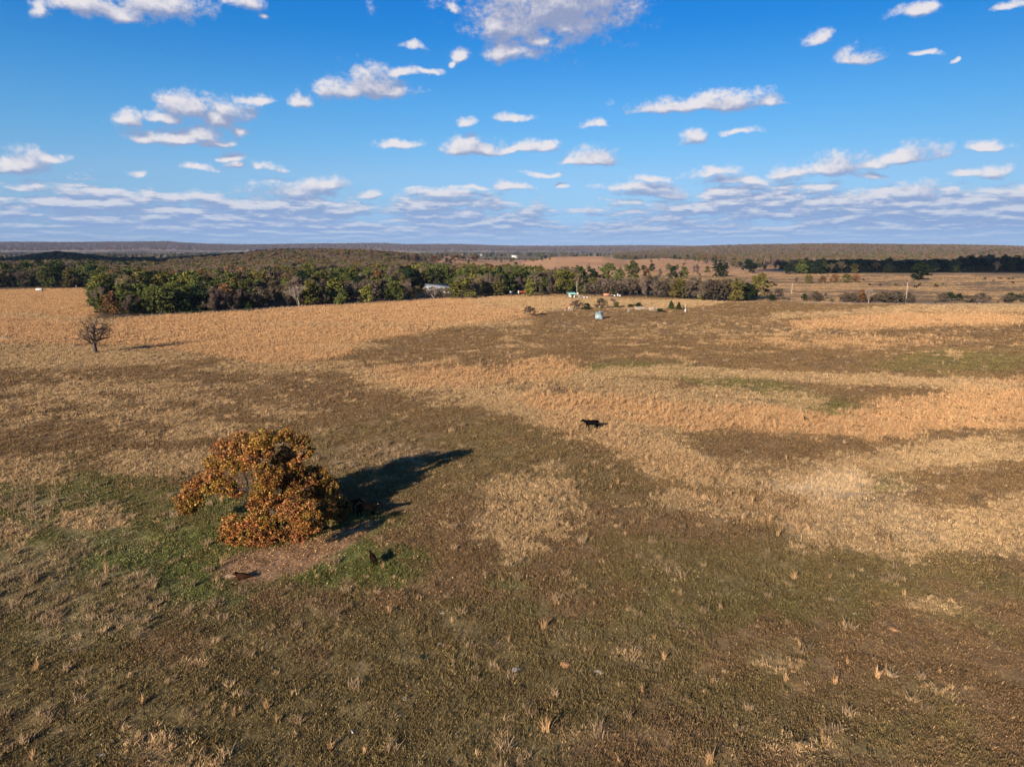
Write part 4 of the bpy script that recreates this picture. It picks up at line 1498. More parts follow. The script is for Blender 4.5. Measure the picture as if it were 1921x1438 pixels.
def build_woods():
    g = np.random.default_rng(77)

    def pick(pal):
        ks = list(pal)
        return ks[g.choice(len(ks), p=np.array([pal[k] for k in ks]) / sum(pal.values()))]
    jobs = []
    # front wood: band behind the field edge
    for px in np.arange(196, 1085, 1.0):
        pass
    n = 0
    for _ in range(9000):
        px = g.uniform(192, 1085)
        e = float(interp(FIELD_EDGE, px))
        x0, y0 = flat(px, e - 0.8)
        r0 = math.hypot(x0, y0)
        deep = 190 if px < 960 else 120
        if px > 1000:
            deep = 70
        t = g.uniform(0, 1) ** 1.1 * deep
        x, y = x0 * (r0 + 2 + t) / r0, y0 * (r0 + 2 + t) / r0
        shrub = 758 < px < 862 and t < 78
        if shrub and (t > 52 or px > 856):
            continue
        if 940 < px < 1010 and t < 14:
            continue
        if not free(x, y, 5.6 if t < 20 else 7.0):
            continue
        zone = fbm(np.array(x / 45), np.array(y / 45), 2, 12)
        if t < 26:
            if px < 400:
                pal = {'green': 5, 'bare': 2, 'olive': 2, 'dark': 1.5}
            elif px < 860:
                pal = {'bare': 3.5, 'thin': 3, 'scrub': 4, 'olive': 2, 'green': 1.3, 'rust': .5, 'pale': .8, 'yellow': .6}
            else:
                pal = {'bare': 2, 'thin': 2, 'scrub': 2.5, 'olive': 2, 'green': 2}
            h = g.uniform(8, 12.5)
        else:
            pal = {'green': 6, 'olive': 1.6, 'dark': 1.2, 'bare': 1.2, 'thin': 1.2, 'rust': .5, 'yellow': 0.9} if zone > 0.46 else {'green': 1.5, 'olive': 2, 'bare': 3, 'thin': 2, 'scrub': 2, 'rust': .8}
            h = g.uniform(10.5, 15)
        if shrub:
            pal, h = {'bare': 3, 'thin': 3, 'olive': 1}, g.uniform(3.4, 5.2)
        jobs.append((t, pick(pal), x, y, h, 'wood'))
        TREE_XY.append((x, y, 4))
    # left wood
    for _ in range(1500):
        px = g.uniform(-60, 196)
        e = 541
        x0, y0 = flat(px, e - 0.6)
        r0 = math.hypot(x0, y0)
        t = g.uniform(0, 1) * 130
        x, y = x0 * (r0 + 3 + t) / r0, y0 * (r0 + 3 + t) / r0
        if not free(x, y, 8.0):
            continue
        pal = {'green': 4, 'olive': 2.4, 'bare': 2, 'dark': 2, 'thin': 1, 'yellow': .6}
        jobs.append((t, pick(pal), x, y, g.uniform(12, 17), 'left'))
        TREE_XY.append((x, y, 4))
    # brown hedge
    for _ in range(700):
        px = g.uniform(1085, 1392)
        e = float(interp(FIELD_EDGE, px))
        x0, y0 = flat(px, e - 0.8)
        r0 = math.hypot(x0, y0)
        t = g.uniform(0, 26)
        x, y = x0 * (r0 + 3 + t) / r0, y0 * (r0 + 3 + t) / r0
        if not free(x, y, 4.2):
            continue
        jobs.append((t * 0.5, pick({'thin': 4, 'bare': 2.5, 'scrub': 3, 'olive': 2.0, 'yellow': .3}), x, y, g.uniform(7.5, 11) * (1 if px > 1180 else 0.85), 'hedge'))
        TREE_XY.append((x, y, 3))
    # shaded row on the right
    for _ in range(900):
        px = g.uniform(1478, 2010)
        x0, y0 = flat(px, float(interp([(1478, 515), (1650, 512), (2010, 511)], px)))
        r0 = math.hypot(x0, y0)
        t = g.uniform(0, 60)
        x, y = x0 * (r0 + 3 + t) / r0, y0 * (r0 + 3 + t) / r0
        if not free(x, y, 10):
            continue
        hh = 17 if px > 1800 else 14.5
        jobs.append((t * 0.6, pick({'dark': 6, 'green': 1.5, 'olive': 1.5, 'thin': 1}), x, y, hh * g.uniform(0.75, 1.12), 'row'))
        TREE_XY.append((x, y, 5))
    jobs.sort(key=lambda j: j[0])
    nmax = 300
    lab = {'left': ('left wood', 'standing in the far wood at the left edge'), 'hedge': ('brown hedge', 'in the tall brown hedge right of the shed'), 'row': ('shaded row', 'in the shaded tree row across the right pasture')}
    adj = {'scrub': 'dense grey brown tree', 'green': 'leafy green tree', 'olive': 'brown leaved tree', 'rust': 'rust leaved tree', 'yellow': 'yellow green tree', 'dark': 'dark green tree', 'bare': 'leafless grey brown tree', 'thin': 'thin leaved brown tree', 'pale': 'pale leafless tree', 'cedar': 'dark cedar'}
    for i, (t, kd, x, y, h, zone) in enumerate(jobs):
        if i < nmax:
            qx = float(project(x, y, 0.0)[0])
            size = 'tall ' if h > 12.8 else ('low ' if h < 9.2 else '')
            if zone == 'wood':
                seg = [(300, 'at the left end of the wood'), (430, 'behind the two cedars'), (540, 'left of the pale tree'), (640, 'right of the pale tree'), (760, 'in the middle of the wood'), (880, 'around the white house'), (985, 'behind the red trailer'), (9999, 'behind the green roofed shed')]
                where = next(w for q, w in seg if qx < q)
                where = ('front row, ' if t < 7 else 'second row, ' if t < 16 else 'deep in the trees, ') + where
                grp = 'trees of the dense wood beyond the field'
            else:
                rng = {'left': (-60, 196), 'hedge': (1085, 1392), 'row': (1478, 1960)}[zone]
                f = (qx - rng[0]) / (rng[1] - rng[0])
                part = ['left end', 'left half', 'middle', 'right half', 'right end'][min(4, max(0, int(f * 5)))]
                place = {'left': 'far left wood', 'hedge': 'tall brown hedge', 'row': 'shaded tree row'}[zone]
                where = ('front, ' if t < 8 else 'further back, ') + part + ' of the ' + place
                grp = 'trees of the ' + lab[zone][0]
            put_tree(kd, x, y, h, size + adj[kd] + ', ' + where, grp, random.uniform(0.95, 1.25))
        else:
            STUFFP[kd].append((x, y, h))
    print('wood trees', len(jobs))

    # wooded hills behind: one mass per kind
    def mass(px0, px1, r0, r1, n, pal, h0, h1, clear=None):
        for _ in range(n):
            px = g.uniform(px0, px1)
            r = math.sqrt(g.uniform(r0 * r0, r1 * r1))
            a = math.atan((px - CX) / F)
            x, y = r * math.sin(a), r * math.cos(a)
            if clear is not None and not clear(px, r, x, y):
                continue
            STUFFP[pick(pal)].append((x, y, g.uniform(h0, h1)))
    brown = {'bare': 6, 'thin': 5, 'olive': 1.6, 'rust': .8, 'green': .35, 'dark': .3}
    mass(190, 980, 500, 760, 2600, {'bare': 4, 'thin': 4, 'olive': 2, 'green': 1.2, 'rust': .6}, 9, 12, lambda px, r, x, y: r > interp([(190, 480), (600, 490), (960, 560)], px) and (px < 900 or r < 640))
    mass(200, 900, 760, 1420, 5200, brown, 8, 11, lambda px, r, x, y: fbm(np.array(x / 60), np.array(y / 60), 3, 200) > 0.33 + 0.35 * float(sstep(690, 860, px)))
    mass(-250, 300, 600, 1700, 5200, {'bare': 4, 'thin': 3, 'dark': 3, 'olive': 2, 'green': 1}, 9, 13, lambda px, r, x, y: r < 1650)
    # scattered trees on the prairie hills
    mass(800, 1480, 760, 1900, 420, {'bare': 3, 'thin': 2, 'dark': 2, 'green': 1, 'olive': 1}, 5, 9, lambda px, r, x, y: fbm(np.array(x / 80), np.array(y / 80), 3, 210) > 0.5)
    # brown woods on the right, then the far valley and ridges
    mass(1360, 2020, 960, 1500, 2600, brown, 9, 13, lambda px, r, x, y: (px > 1440 or r > 1100) and fbm(np.array(x / 70), np.array(y / 70), 3, 211) > 0.45)
    mass(1150, 2050, 1500, 3300, 6000, {'bare': 5, 'thin': 4, 'olive': 2.5, 'rust': 1.5, 'green': 1, 'yellow': .5}, 10, 14, lambda px, r, x, y: fbm(np.array(x / 160), np.array(y / 90), 3, 212) > 0.42 and (px > 1300 or r > 2000))
    mass(-200, 1300, 1900, 5200, 5200, {'bare': 3, 'dark': 2, 'olive': 2, 'thin': 2, 'green': 1}, 10, 14, lambda px, r, x, y: fbm(np.array(x / 300), np.array(y / 110), 3, 213) > 0.5)
    mass(1150, 2100, 3300, 5200, 9000, {'bare': 6, 'thin': 4, 'rust': 2, 'olive': 2, 'green': .8}, 12, 17)
    mass(-150, 1350, 6500, 9300, 14000, {'bare': 6, 'thin': 3, 'rust': 3, 'olive': 1.5}, 16, 24)


build_woods()


def merged(kind, j):
    """trunk and crown of one wood tree in a single mesh, for the far masses"""
    tr, cr = PROTO[kind][j]
    bm = bmesh.new()
    bm.from_mesh(tr)
    for f in bm.faces:
        f.material_index = 0
    k = len(bm.faces)
    bm.from_mesh(cr)
    bm.faces.ensure_lookup_table()
    for f in bm.faces[k:]:
        f.material_index = 1
    me = bpy.data.meshes.new('wood_tree')
    bm.to_mesh(me)
    bm.free()
    me.materials.append(tr.materials[0])
    me.materials.append(M_LEAF)
    return me


def build_masses():
    g = np.random.default_rng(3)
    words = {'scrub': 'scrubby', 'green': 'leafy green', 'olive': 'brown leaved', 'rust': 'rust leaved', 'yellow': 'yellow green', 'dark': 'dark green', 'bare': 'leafless grey brown', 'thin': 'thin leaved brown', 'pale': 'pale leafless', 'cedar': 'cedar'}
    for kd, L in STUFFP.items():
        if not L:
            continue
        A = np.array(L)
        nv = min(2, len(PROTO[kd]))
        for j in range(nv):
            a = A[j::nv]
            if not len(a):
                continue
            x, y, h = a.T
            z = terrain(x, y)
            n = len(a)
            sc = h / PH[kd]
            w = sc * g.uniform(0.9, 1.25, n)
            gn_scatter('far_woods', merged(kd, j), np.stack([x, y, z], 1), np.stack([np.zeros(n), np.zeros(n), g.uniform(0, 6.28, n)], 1), None, np.ones((n, 3)), 'far off woods of ' + words[kd] + ' trees', np.stack([w, w, sc], 1))
        print('mass', kd, len(A))


build_masses()


# ------------------------------------------------------------------ cattle
def skin_mesh(name, verts, edges, radii, mat, root=0, sub=2, flat_=None):
    bm = bmesh.new()
    lay = bm.verts.layers.skin.verify()
    vs = [bm.verts.new(v) for v in verts]
    for a, b in edges:
        bm.edges.new((vs[a], vs[b]))
    for i, v in enumerate(vs):
        r = radii[i]
        v[lay].radius = r if hasattr(r, '__len__') else (r, r)
        v[lay].use_root = (i == root)
    me = bpy.data.meshes.new(name + '_cage')
    bm.to_mesh(me)
    bm.free()
    o = bpy.data.objects.new(name + '_cage', me)
    COL.objects.link(o)
    o.modifiers.new('skin', 'SKIN').use_smooth_shade = True
    s = o.modifiers.new('sub', 'SUBSURF')
    s.levels = s.render_levels = sub
    dg = bpy.context.evaluated_depsgraph_get()
    out = bpy.data.meshes.new_from_object(o.evaluated_get(dg))
    out.name = name
    bpy.data.objects.remove(o)
    out.materials.clear()
    out.materials.append(mat)
    return out


def cow_mesh(name, mat, pose='stand', sub=2):
    v, e, r = [], [], []

    def add(p, rad, parent=None):
        v.append(p)
        r.append(rad)
        if parent is not None:
            e.append((parent, len(v) - 1))
        return len(v) - 1
    pel = add((-0.70, 0, 1.06), (0.30, 0.33))
    mid = add((-0.15, 0, 1.0), (0.36, 0.36), pel)
    ch = add((0.42, 0, 1.0), (0.33, 0.37), mid)
    sh = add((0.68, 0, 1.08), (0.24, 0.30), ch)
    hz = {'stand': 0.0, 'graze': -0.75, 'up': 0.12}[pose]
    nk = add((0.98, 0, 1.20 + hz * 0.45), (0.13, 0.19), sh)
    po = add((1.22, 0, 1.30 + hz), (0.125, 0.15), nk)
    fa = add((1.42, 0, 1.17 + hz), (0.09, 0.11), po)
    add((1.58, 0, 1.06 + hz), (0.08, 0.085), fa)
    for s in (-1, 1):
        er = add((1.19, s * 0.17, 1.36 + hz), (0.05, 0.03), po)
        add((1.16, s * 0.30, 1.35 + hz), (0.045, 0.02), er)
    ru = add((-0.98, 0, 1.10), (0.20, 0.24), pel)
    ta = add((-1.13, 0, 1.08), 0.045, ru)
    tb = add((-1.17, 0, 0.75), 0.03, ta)
    add((-1.16, 0, 0.42), 0.045, tb)
    for s, fx in ((-1, 0.06), (1, -0.06)):
        el = add((0.50 + fx, s * 0.19, 0.72), (0.12, 0.14), ch)
        kn = add((0.52 + fx * 1.8, s * 0.18, 0.42), 0.07, el)
        pa = add((0.50 + fx * 2.2, s * 0.18, 0.12), 0.05, kn)
        add((0.54 + fx * 2.2, s * 0.18, 0.02), 0.06, pa)
        st = add((-0.70 - fx, s * 0.20, 0.74), (0.15, 0.19), pel)
        hk = add((-0.90 - fx * 2, s * 0.19, 0.46), 0.075, st)
        ps = add((-0.84 - fx * 2.4, s * 0.19, 0.12), 0.05, hk)
        add((-0.80 - fx * 2.4, s * 0.19, 0.02), 0.06, ps)
    return skin_mesh(name, v, e, r, mat, pel, sub)


def lying_calf_mesh(name, mat):
    v, e, r = [], [], []

    def add(p, rad, parent=None):
        v.append(p)
        r.append(rad)
        if parent is not None:
            e.append((parent, len(v) - 1))
        return len(v) - 1
    pel = add((-0.42, 0, 0.24), (0.20, 0.22))
    mid = add((-0.05, 0, 0.26), (0.24, 0.24), pel)
    ch = add((0.30, 0, 0.26), (0.21, 0.22), mid)
    nk = add((0.50, 0.04, 0.42), (0.11, 0.13), ch)
    po = add((0.60, 0.10, 0.56), (0.10, 0.10), nk)
    add((0.76, 0.16, 0.47), (0.06, 0.065), po)
    for s in (-1, 1):
        add((0.58, 0.10 + s * 0.20, 0.60), (0.035, 0.02), po)
    f1 = add((0.42, -0.20, 0.12), 0.07, ch)
    add((0.62, -0.22, 0.05), 0.045, f1)
    f2 = add((0.40, 0.18, 0.12), 0.07, ch)
    add((0.30, 0.34, 0.05), 0.045, f2)
    h1 = add((-0.30, -0.24, 0.12), 0.09, pel)
    add((-0.05, -0.32, 0.05), 0.05, h1)
    t = add((-0.62, 0.0, 0.2), 0.03, pel)
    add((-0.68, 0.08, 0.06), 0.025, t)
    return skin_mesh(name, v, e, r, mat, pel)


def ear_tag(parent, z=1.36, col=(0.75, 0.72, 0.45)):
    m = plain_mat('ear_tag_plastic', col, 0.5)
    MB().box((1.17, -0.335, z - 0.05), (0.02, 0.07, 0.10)).build('ear_tag', m, parent)


def build_cattle():
    cow = cow_mesh('cow', M_COW, 'up')
    p = ground_at(690, 969)
    o = link('cow', cow, None, p, (0, 0, R(2)))
    o.scale = (0.92, 1, 1)
    tag(o, 'black cow standing side on in the shadow of the big oak', 'cow')
    ear_tag(o, 1.48)
    p = ground_at(648, 968)
    p = Vector((p.x + 0.0, p.y + 0.6, p.z))
    o = link('cow', cow_mesh('cow', M_COW, 'stand'), None, p, (0, 0, R(20)))
    tag(o, 'black cow mostly hidden behind the right edge of the big oak', 'cow')
    p = ground_at(1109, 805)
    o = link('cow', cow, None, p, (0, 0, R(180 + 10)))
    tag(o, 'black cow walking through tan grass in the middle of the pasture', 'cow')
    ear_tag(o, 1.48)
    calf = cow_mesh('calf', plain_mat('dark_brown_hide', (0.009, 0.0055, 0.004), 0.9, 0.0, scale=6), 'up')
    p = ground_at(700, 1057)
    o = link('calf', calf, None, p, (0, 0, R(118)))
    o.scale = (0.62, 0.66, 0.58)
    tag(o, 'dark brown calf standing end on in green grass near the oak', 'calf')
    p = ground_at(458, 1085)
    o = link('calf', lying_calf_mesh('calf', M_CALF), None, p, (0, 0, R(188)))
    o.scale = (1.0, 1.05, 1.0)
    tag(o, 'red brown calf lying on the bare dirt before the oak', 'calf')
    p = ground_at(1511, 790)
    o = link('calf', calf, None, p, (0, 0, R(95)))
    o.scale = (0.42, 0.42, 0.46)
    tag(o, 'small black calf half hidden in the orange grass at the right', 'calf')
    # distant herd in the right pasture
    far = cow_mesh('far_cow', M_COW, 'graze', 1)
    spots = [(1441, 533, 'pair of far black cattle at the left end of the herd, nearer one'), (1452, 534, 'far black cow right of the first pair'), (1447, 532, 'far black cow behind the first pair'), (1454, 537, 'far black cow below the first pair'), (1553, 517, 'far black cow behind the rusty grove'),
             (1620, 526, 'far black cow right of the rusty grove'), (1631, 536, 'far black cow above the white trunked tree'), (1651, 536, 'far black cow left of the green brown bush'), (1723, 537, 'far black cow below the bright green bush'), (1717, 540, 'far black cow lying low left of the bright bush'),
             (1757, 539, 'far black cow below the two green bushes'), (1848, 524, 'far black cow on the shaded pasture, leftmost of the upper group'), (1876, 524, 'far black cow on the shaded pasture under the tree row'), (1893, 525, 'far black cow near the right edge in shade'), (1900, 524, 'far black cow at the right end of the upper group'), (1863, 528, 'far black cow alone below the upper group'), (1312, 525, 'far black cow in the strip beyond the brown hedge'), (1900, 532, 'far black cow lowest of those at the right edge')]
    for k, (px, py, lab) in enumerate(spots):
        p = ground_at(px, py)
        o = link('cow', far, None, p, (0, 0, R((37 * k * k + 20) % 360)))
        o.scale = (1.15,) * 3
        tag(o, lab, 'cow', 'black cattle grazing far off in the right pasture')


build_cattle()


# ------------------------------------------------------------------ oil lease and farm things
M_STEEL = plain_mat('weathered_blue_steel', (0.19, 0.25, 0.285), 0.6, 0.3, scale=1.2, amt=0.22)
M_DKSTEEL = plain_mat('dark_steel', (0.07, 0.07, 0.075), 0.6, 0.4)
M_RUST = plain_mat('rusty_red_paint', (0.22, 0.06, 0.035), 0.7, 0.3)
M_WHITE = plain_mat('white_paint', (0.38, 0.37, 0.355), 0.55, 0.3, amt=0.12)
M_TEAL = plain_mat('pale_green_roof_metal', (0.25, 0.50, 0.42), 0.5, 0.4, amt=0.15)
M_WOOD = plain_mat('grey_wood', (0.12, 0.095, 0.075), 0.9, 0.1)
M_POLE = plain_mat('pale_pole_wood', (0.30, 0.24, 0.19), 0.9, 0.1)
M_GREYROOF = plain_mat('grey_roof', (0.20, 0.21, 0.225), 0.8, 0.2)
M_GLASS = plain_mat('dark_window', (0.03, 0.035, 0.04), 0.2, 0.5)
M_RED = plain_mat('red_paint', (0.50, 0.08, 0.04), 0.6, 0.3)
M_GREY = plain_mat('galvanised_pipe', (0.42, 0.44, 0.46), 0.5, 0.4)
M_CONC = plain_mat('concrete', (0.38, 0.36, 0.33), 0.9, 0.1)


def build_tank():
    p = ground_at(1123.5, 598)
    root = thing('steel_tank', 'blue grey cylindrical steel tank standing in the pasture by the bushes', 'tank', p)
    rad, h, n = 1.42, 2.55, 28
    th = np.linspace(0, 2 * math.pi, n, endpoint=False)
    V, q = [], []
    lev = [-0.1, 0.0, 0.06, 0.06, h - 0.06, h - 0.06, h]
    rr = [rad + .05, rad + .05, rad + .05, rad, rad, rad + .05, rad + .05]
    for z, r in zip(lev, rr):
        V += [(r * math.cos(a), r * math.sin(a), z) for a in th]
    for i in range(len(lev) - 1):
        q += [(i * n + j, i * n + (j + 1) % n, (i + 1) * n + (j + 1) % n, (i + 1) * n + j) for j in range(n)]
    link('shell', make_mesh('shell', V, np.array(q), [M_STEEL]), root)
    m = MB()
    V = [(rad * math.cos(a), rad * math.sin(a), h - 0.02) for a in th] + [(0, 0, h + 0.16)]
    m.add(V, t=[(j, (j + 1) % n, n) for j in range(n)])
    m.build('roof', M_STEEL, root)
    for k in range(3):
        a = R(30 + 120 * k)
        MB().box(((rad + 0.045) * math.cos(a), (rad + 0.045) * math.sin(a), h * 0.5), (0.07, 0.10, h - 0.16), a).build('seam', M_STEEL, root)
    MB().tube([(0.2, -0.5, h + 0.02), (0.2, -0.5, h + 0.34)], 0.26, 12).build('hatch', M_STEEL, root)
    lad = MB()
    a = R(-20)
    for s in (-0.2, 0.2):
        bx, by = (rad + 0.18) * math.cos(a) - s * math.sin(a), (rad + 0.18) * math.sin(a) + s * math.cos(a)
        lad.tube([(bx, by, 0), (bx, by, h + 0.5)], 0.03, 5)
    for k in range(8):
        z = 0.3 + k * 0.32
        lad.tube([((rad + 0.18) * math.cos(a) + 0.2 * math.sin(a), (rad + 0.18) * math.sin(a) - 0.2 * math.cos(a), z), ((rad + 0.18) * math.cos(a) - 0.2 * math.sin(a), (rad + 0.18) * math.sin(a) + 0.2 * math.cos(a), z)], 0.02, 4)
    lad.build('ladder', M_DKSTEEL, root)
    MB().tube([(-0.5, -rad - 0.02, 0.5), (-0.5, -rad - 0.35, 0.5), (-0.5, -rad - 0.35, 0.05)], 0.06, 6).build('pipe', M_DKSTEEL, root)


build_tank()


def build_pumpjack():
    p = ground_at(1067, 583)
    root = thing('pumpjack', 'small oil pumpjack with a rusty red tilted beam left of the tank', 'pumpjack', p, R(8))
    MB().box((0, 0, 0.12), (3.6, 0.9, 0.24)).build('base', M_CONC, root)
    leg = MB()
    for sx in (-0.5, 0.5):
        for sy in (-0.38, 0.38):
            leg.tube([(0.2 + sx, sy, 0.24), (0.2, sy * 0.2, 2.1)], [0.06, 0.05], 5)
    leg.build('samson_post', M_GREY, root)
    a = R(28)
    bm = MB()
    c, s = math.cos(a), math.sin(a)
    for u0, u1, hh in ((-1.5, 1.5, 0.13),):
        pts = [(u, v, w) for u in (u0, u1) for v in (-0.07, 0.07) for w in (-hh, hh)]
        V = [(0.2 + u * c - w * s, v, 2.15 + u * s + w * c) for u, v, w in pts]
        bm.add(V, [(0, 1, 3, 2), (4, 6, 7, 5), (0, 4, 5, 1), (2, 3, 7, 6), (0, 2, 6, 4), (1, 5, 7, 3)])
    beam = bm.build('beam', M_RUST, root)
    hh = MB()
    pr = [(1.5, 0.28), (1.78, 0.22), (1.85, -0.1), (1.75, -0.5), (1.6, -0.62), (1.5, -0.2)]
    V = [(0.2 + u * c - w * s, v, 2.15 + u * s + w * c) for v in (-0.08, 0.08) for u, w in pr]
    hh.add(V, [(0, 1, 7, 6), (1, 2, 8, 7), (2, 3, 9, 8), (3, 4, 10, 9), (4, 5, 11, 10), (5, 0, 6, 11), (0, 5, 2, 1), (5, 4, 3, 2), (6, 7, 8, 11), (11, 8, 9, 10)])
    hh.build('horsehead', M_RUST, root)
    MB().tube([(-1.3, -0.3, 0.9), (-1.3, 0.3, 0.9)], 0.45, 12).build('crank', M_RUST, root)
    MB().tube([(-1.12, 0.2, 1.45), (-1.3, 0.25, 0.75)], 0.05, 5).build('pitman_arm', M_GREY, root)
    MB().box((-1.35, 0, 0.5), (0.6, 0.5, 0.55)).build('gearbox', M_GREY, root)
    MB().tube([(1.65, 0, 0.0), (1.65, 0, 0.7)], 0.09, 6).build('wellhead', M_GREY, root)


build_pumpjack()


def build_shed():
    p = ground_at(1072, 559)
    root = thing('shed', 'small open shed with a pale green metal roof before the round tree', 'shed', p, R(18))
    w, d, h = 4.2, 3.6, 2.2
    for sx in (-1, 1):
        for sy in (-1, 1):
            MB().box((sx * (w / 2 - 0.1), sy * (d / 2 - 0.1), h / 2), (0.14, 0.14, h + (0.5 if sy > 0 else 0))).build('post', M_WOOD, root)
    MB().box((0.4, d / 2 - 0.1, h / 2), (w * 0.6, 0.06, h)).build('back_wall', M_WHITE, root)
    MB().box((w * 0.32, 0, h * 0.42), (0.06, d * 0.7, h * 0.8)).build('side_wall', M_WHITE, root)
    n = 9
    rf = None
    a = math.atan2(0.75, d)
    for k in range(n):
        x = -w / 2 - 0.3 + (w + 0.6) * (k + 0.5) / n
        pw = (w + 0.6) / n * 0.94
        y0, y1, z0, z1 = -d / 2 - 0.4, d / 2 + 0.4, h - 0.02, h + 0.9
        V = [(x - pw / 2, y0, z0), (x + pw / 2, y0, z0), (x + pw / 2, y1, z1), (x - pw / 2, y1, z1)]
        V += [(a_, b_, c_ + 0.07) for a_, b_, c_ in V]
        MB().add(V, [(3, 2, 1, 0), (4, 5, 6, 7), (0, 1, 5, 4), (1, 2, 6, 5), (2, 3, 7, 6), (3, 0, 4, 7)]).build('roof_panel', M_TEAL, root)


build_shed()


def pole(px, base_py, top_py, label, arms=True, name='utility_pole', rad=0.16, mat=None, group=None):
    p = ground_at(px, base_py)
    d = math.hypot(p.x, p.y)
    h = CAM_H + d * math.tan(math.atan((CY - top_py) / F) - PITCH) - p.z
    root = thing(name, label, 'pole', p, R(20), group)
    MB().tube([(0, 0, -0.3), (0, 0, h)], [rad * 1.15, rad * 0.8], 8).build('shaft', mat or M_POLE, root)
    if arms:
        MB().box((0, 0, h - 0.5), (1.9, 0.1, 0.12)).build('crossarm', M_WOOD, root)
        for s in (-0.85, 0, 0.85):
            MB().tube([(s, 0, h - 0.44), (s, 0, h - 0.24)], 0.05, 6).build('insulator', M_WHITE, root)
    return root


pole(1082, 553, 527, 'bare wooden pole standing right behind the green roofed shed', False)
pole(1219.5, 552, 530, 'utility pole against the brown hedge')
pole(1699, 569, 522, 'tall pale utility pole rising out of the scrub at the right', True, rad=0.17)
pole(1485, 553, 526, 'thin utility pole right of the low dark bush at the hedge end')
pole(143.5, 542, 525, 'pale pole at the left against the far wood', False)
pole(833, 492, 477, 'small far off pole on the prairie hill at centre', True, 'far_pole')
pole(1116, 487, 478, 'small far off pole on the middle of the prairie hill', True, 'far_pole')
pole(1147, 489, 477, 'small far off pole right on the prairie hill', True, 'far_pole')


def gable_house(px, py, w, d, h, rz, label, wall, roof, name='house', nwin=3, cat='house', rh=None, door=True, group=None):
    p = ground_at(px, py)
    root = thing(name, label, cat, p, rz, group)
    rh = rh or w * 0.16
    x, y = w / 2, d / 2
    V = [(-x, -y, -0.4), (x, -y, -0.4), (x, y, -0.4), (-x, y, -0.4), (-x, -y, h), (x, -y, h), (x, y, h), (-x, y, h), (-x, 0, h + rh), (x, 0, h + rh)]
    MB().add(V, [(0, 1, 5, 4), (2, 3, 7, 6)], None or [(1, 2, 6), (1, 6, 5), (5, 6, 9), (3, 0, 4), (3, 4, 7), (7, 4, 8)]).build('walls', wall, root)
    o = 0.45
    for s in (-1, 1):
        V = [(-x - o, s * (y + o), h - o * rh / y), (x + o, s * (y + o), h - o * rh / y), (x + o, 0, h + rh), (-x - o, 0, h + rh)]
        V = [(a, b, c + 0.03) for a, b, c in V] + [(a, b, c + 0.18) for a, b, c in V]
        MB().add(V, [(3, 2, 1, 0), (4, 5, 6, 7), (0, 1, 5, 4), (1, 2, 6, 5), (2, 3, 7, 6), (3, 0, 4, 7)]).build('roof_slope', roof, root)
    for k in range(nwin):
        wx = -x + w * (k + 0.5) / nwin
        f = MB().box((wx, -y - 0.03, h * 0.55), (1.3, 0.08, 1.2)).build('window_frame', M_WHITE, root)
        MB().box((wx, -y - 0.06, h * 0.55), (1.1, 0.06, 1.0)).build('pane', M_GLASS, f)
    if door:
        MB().box((-x + w * 1.0 / nwin, -y - 0.04, 1.0), (0.95, 0.08, 2.0)).build('door', M_GREYROOF, root)
    return root


gable_house(822, 548.5, 15, 8, 2.7, R(-6), 'long low white house with a grey roof among the trees', M_WHITE, M_GREYROOF, nwin=5)
gable_house(872, 480, 28, 18, 5, R(10), 'large white far off barn right of the brown wooded hill', M_WHITE, M_WHITE, 'barn', 3, 'barn')
gable_house(905, 480, 44, 16, 4, R(-4), 'long pale grey far off building right of the white barn', M_GREYROOF, M_GREYROOF, 'barn', 4, 'barn')
gable_house(966, 484, 20, 14, 6, R(8), 'small white far off building left of the prairie hills', M_WHITE, M_WHITE, 'barn', 2, 'barn')
gable_house(695, 468, 40, 25, 8, R(12), 'tiny white house far off below the left ridge', M_WHITE, M_GREYROOF, 'far_house', 2, 'house')


def cyl_tank(px, py, L, rad, label, rz, mat, name='tank', vert=False, group=None, cat='tank'):
    p = ground_at(px, py)
    root = thing(name, label, cat, p, rz, group)
    b = MB()
    if vert:
        b.tube([(0, 0, 0), (0, 0, L), (0, 0, L + rad * 0.35), (0, 0, L + rad * 0.5)], [rad, rad, rad * 0.7, rad * 0.2], 14)
    else:
        z = rad + 0.35
        b.tube([(-L / 2 - rad * .45, 0, z), (-L / 2 - rad * .3, 0, z), (-L / 2, 0, z), (L / 2, 0, z), (L / 2 + rad * .3, 0, z), (L / 2 + rad * .45, 0, z)], [rad * .3, rad * .75, rad, rad, rad * .75, rad * .3], 14)
    b.build('vessel', mat, root, True)
    if not vert:
        for s in (-1, 1):
            MB().box((s * L * 0.3, 0, 0.22), (0.2, rad * 1.5, 0.5)).build('cradle', M_CONC, root)
    else:
        MB().tube([(rad * .3, 0, L + rad * .3), (rad * .3, 0, L + rad * .75)], rad * 0.22, 8).build('lid', M_GREY, root)
    return root


cyl_tank(74, 546.5, 3.2, 0.85, 'white horizontal tank lying in tan grass at the far left', R(10), M_WHITE)
cyl_tank(959, 553, 1.9, 0.85, 'upright white tank at the edge of the wood left of the red trailer', 0, M_WHITE, 'upright_tank', True)
cyl_tank(973, 551, 1.6, 0.5, 'small upright pale tank beside the red trailer', 0, M_WHITE, 'upright_tank', True)
cyl_tank(1084, 553, 1.0, 0.55, 'small round white tank right of the shed pole', 0, M_WHITE, 'upright_tank', True)


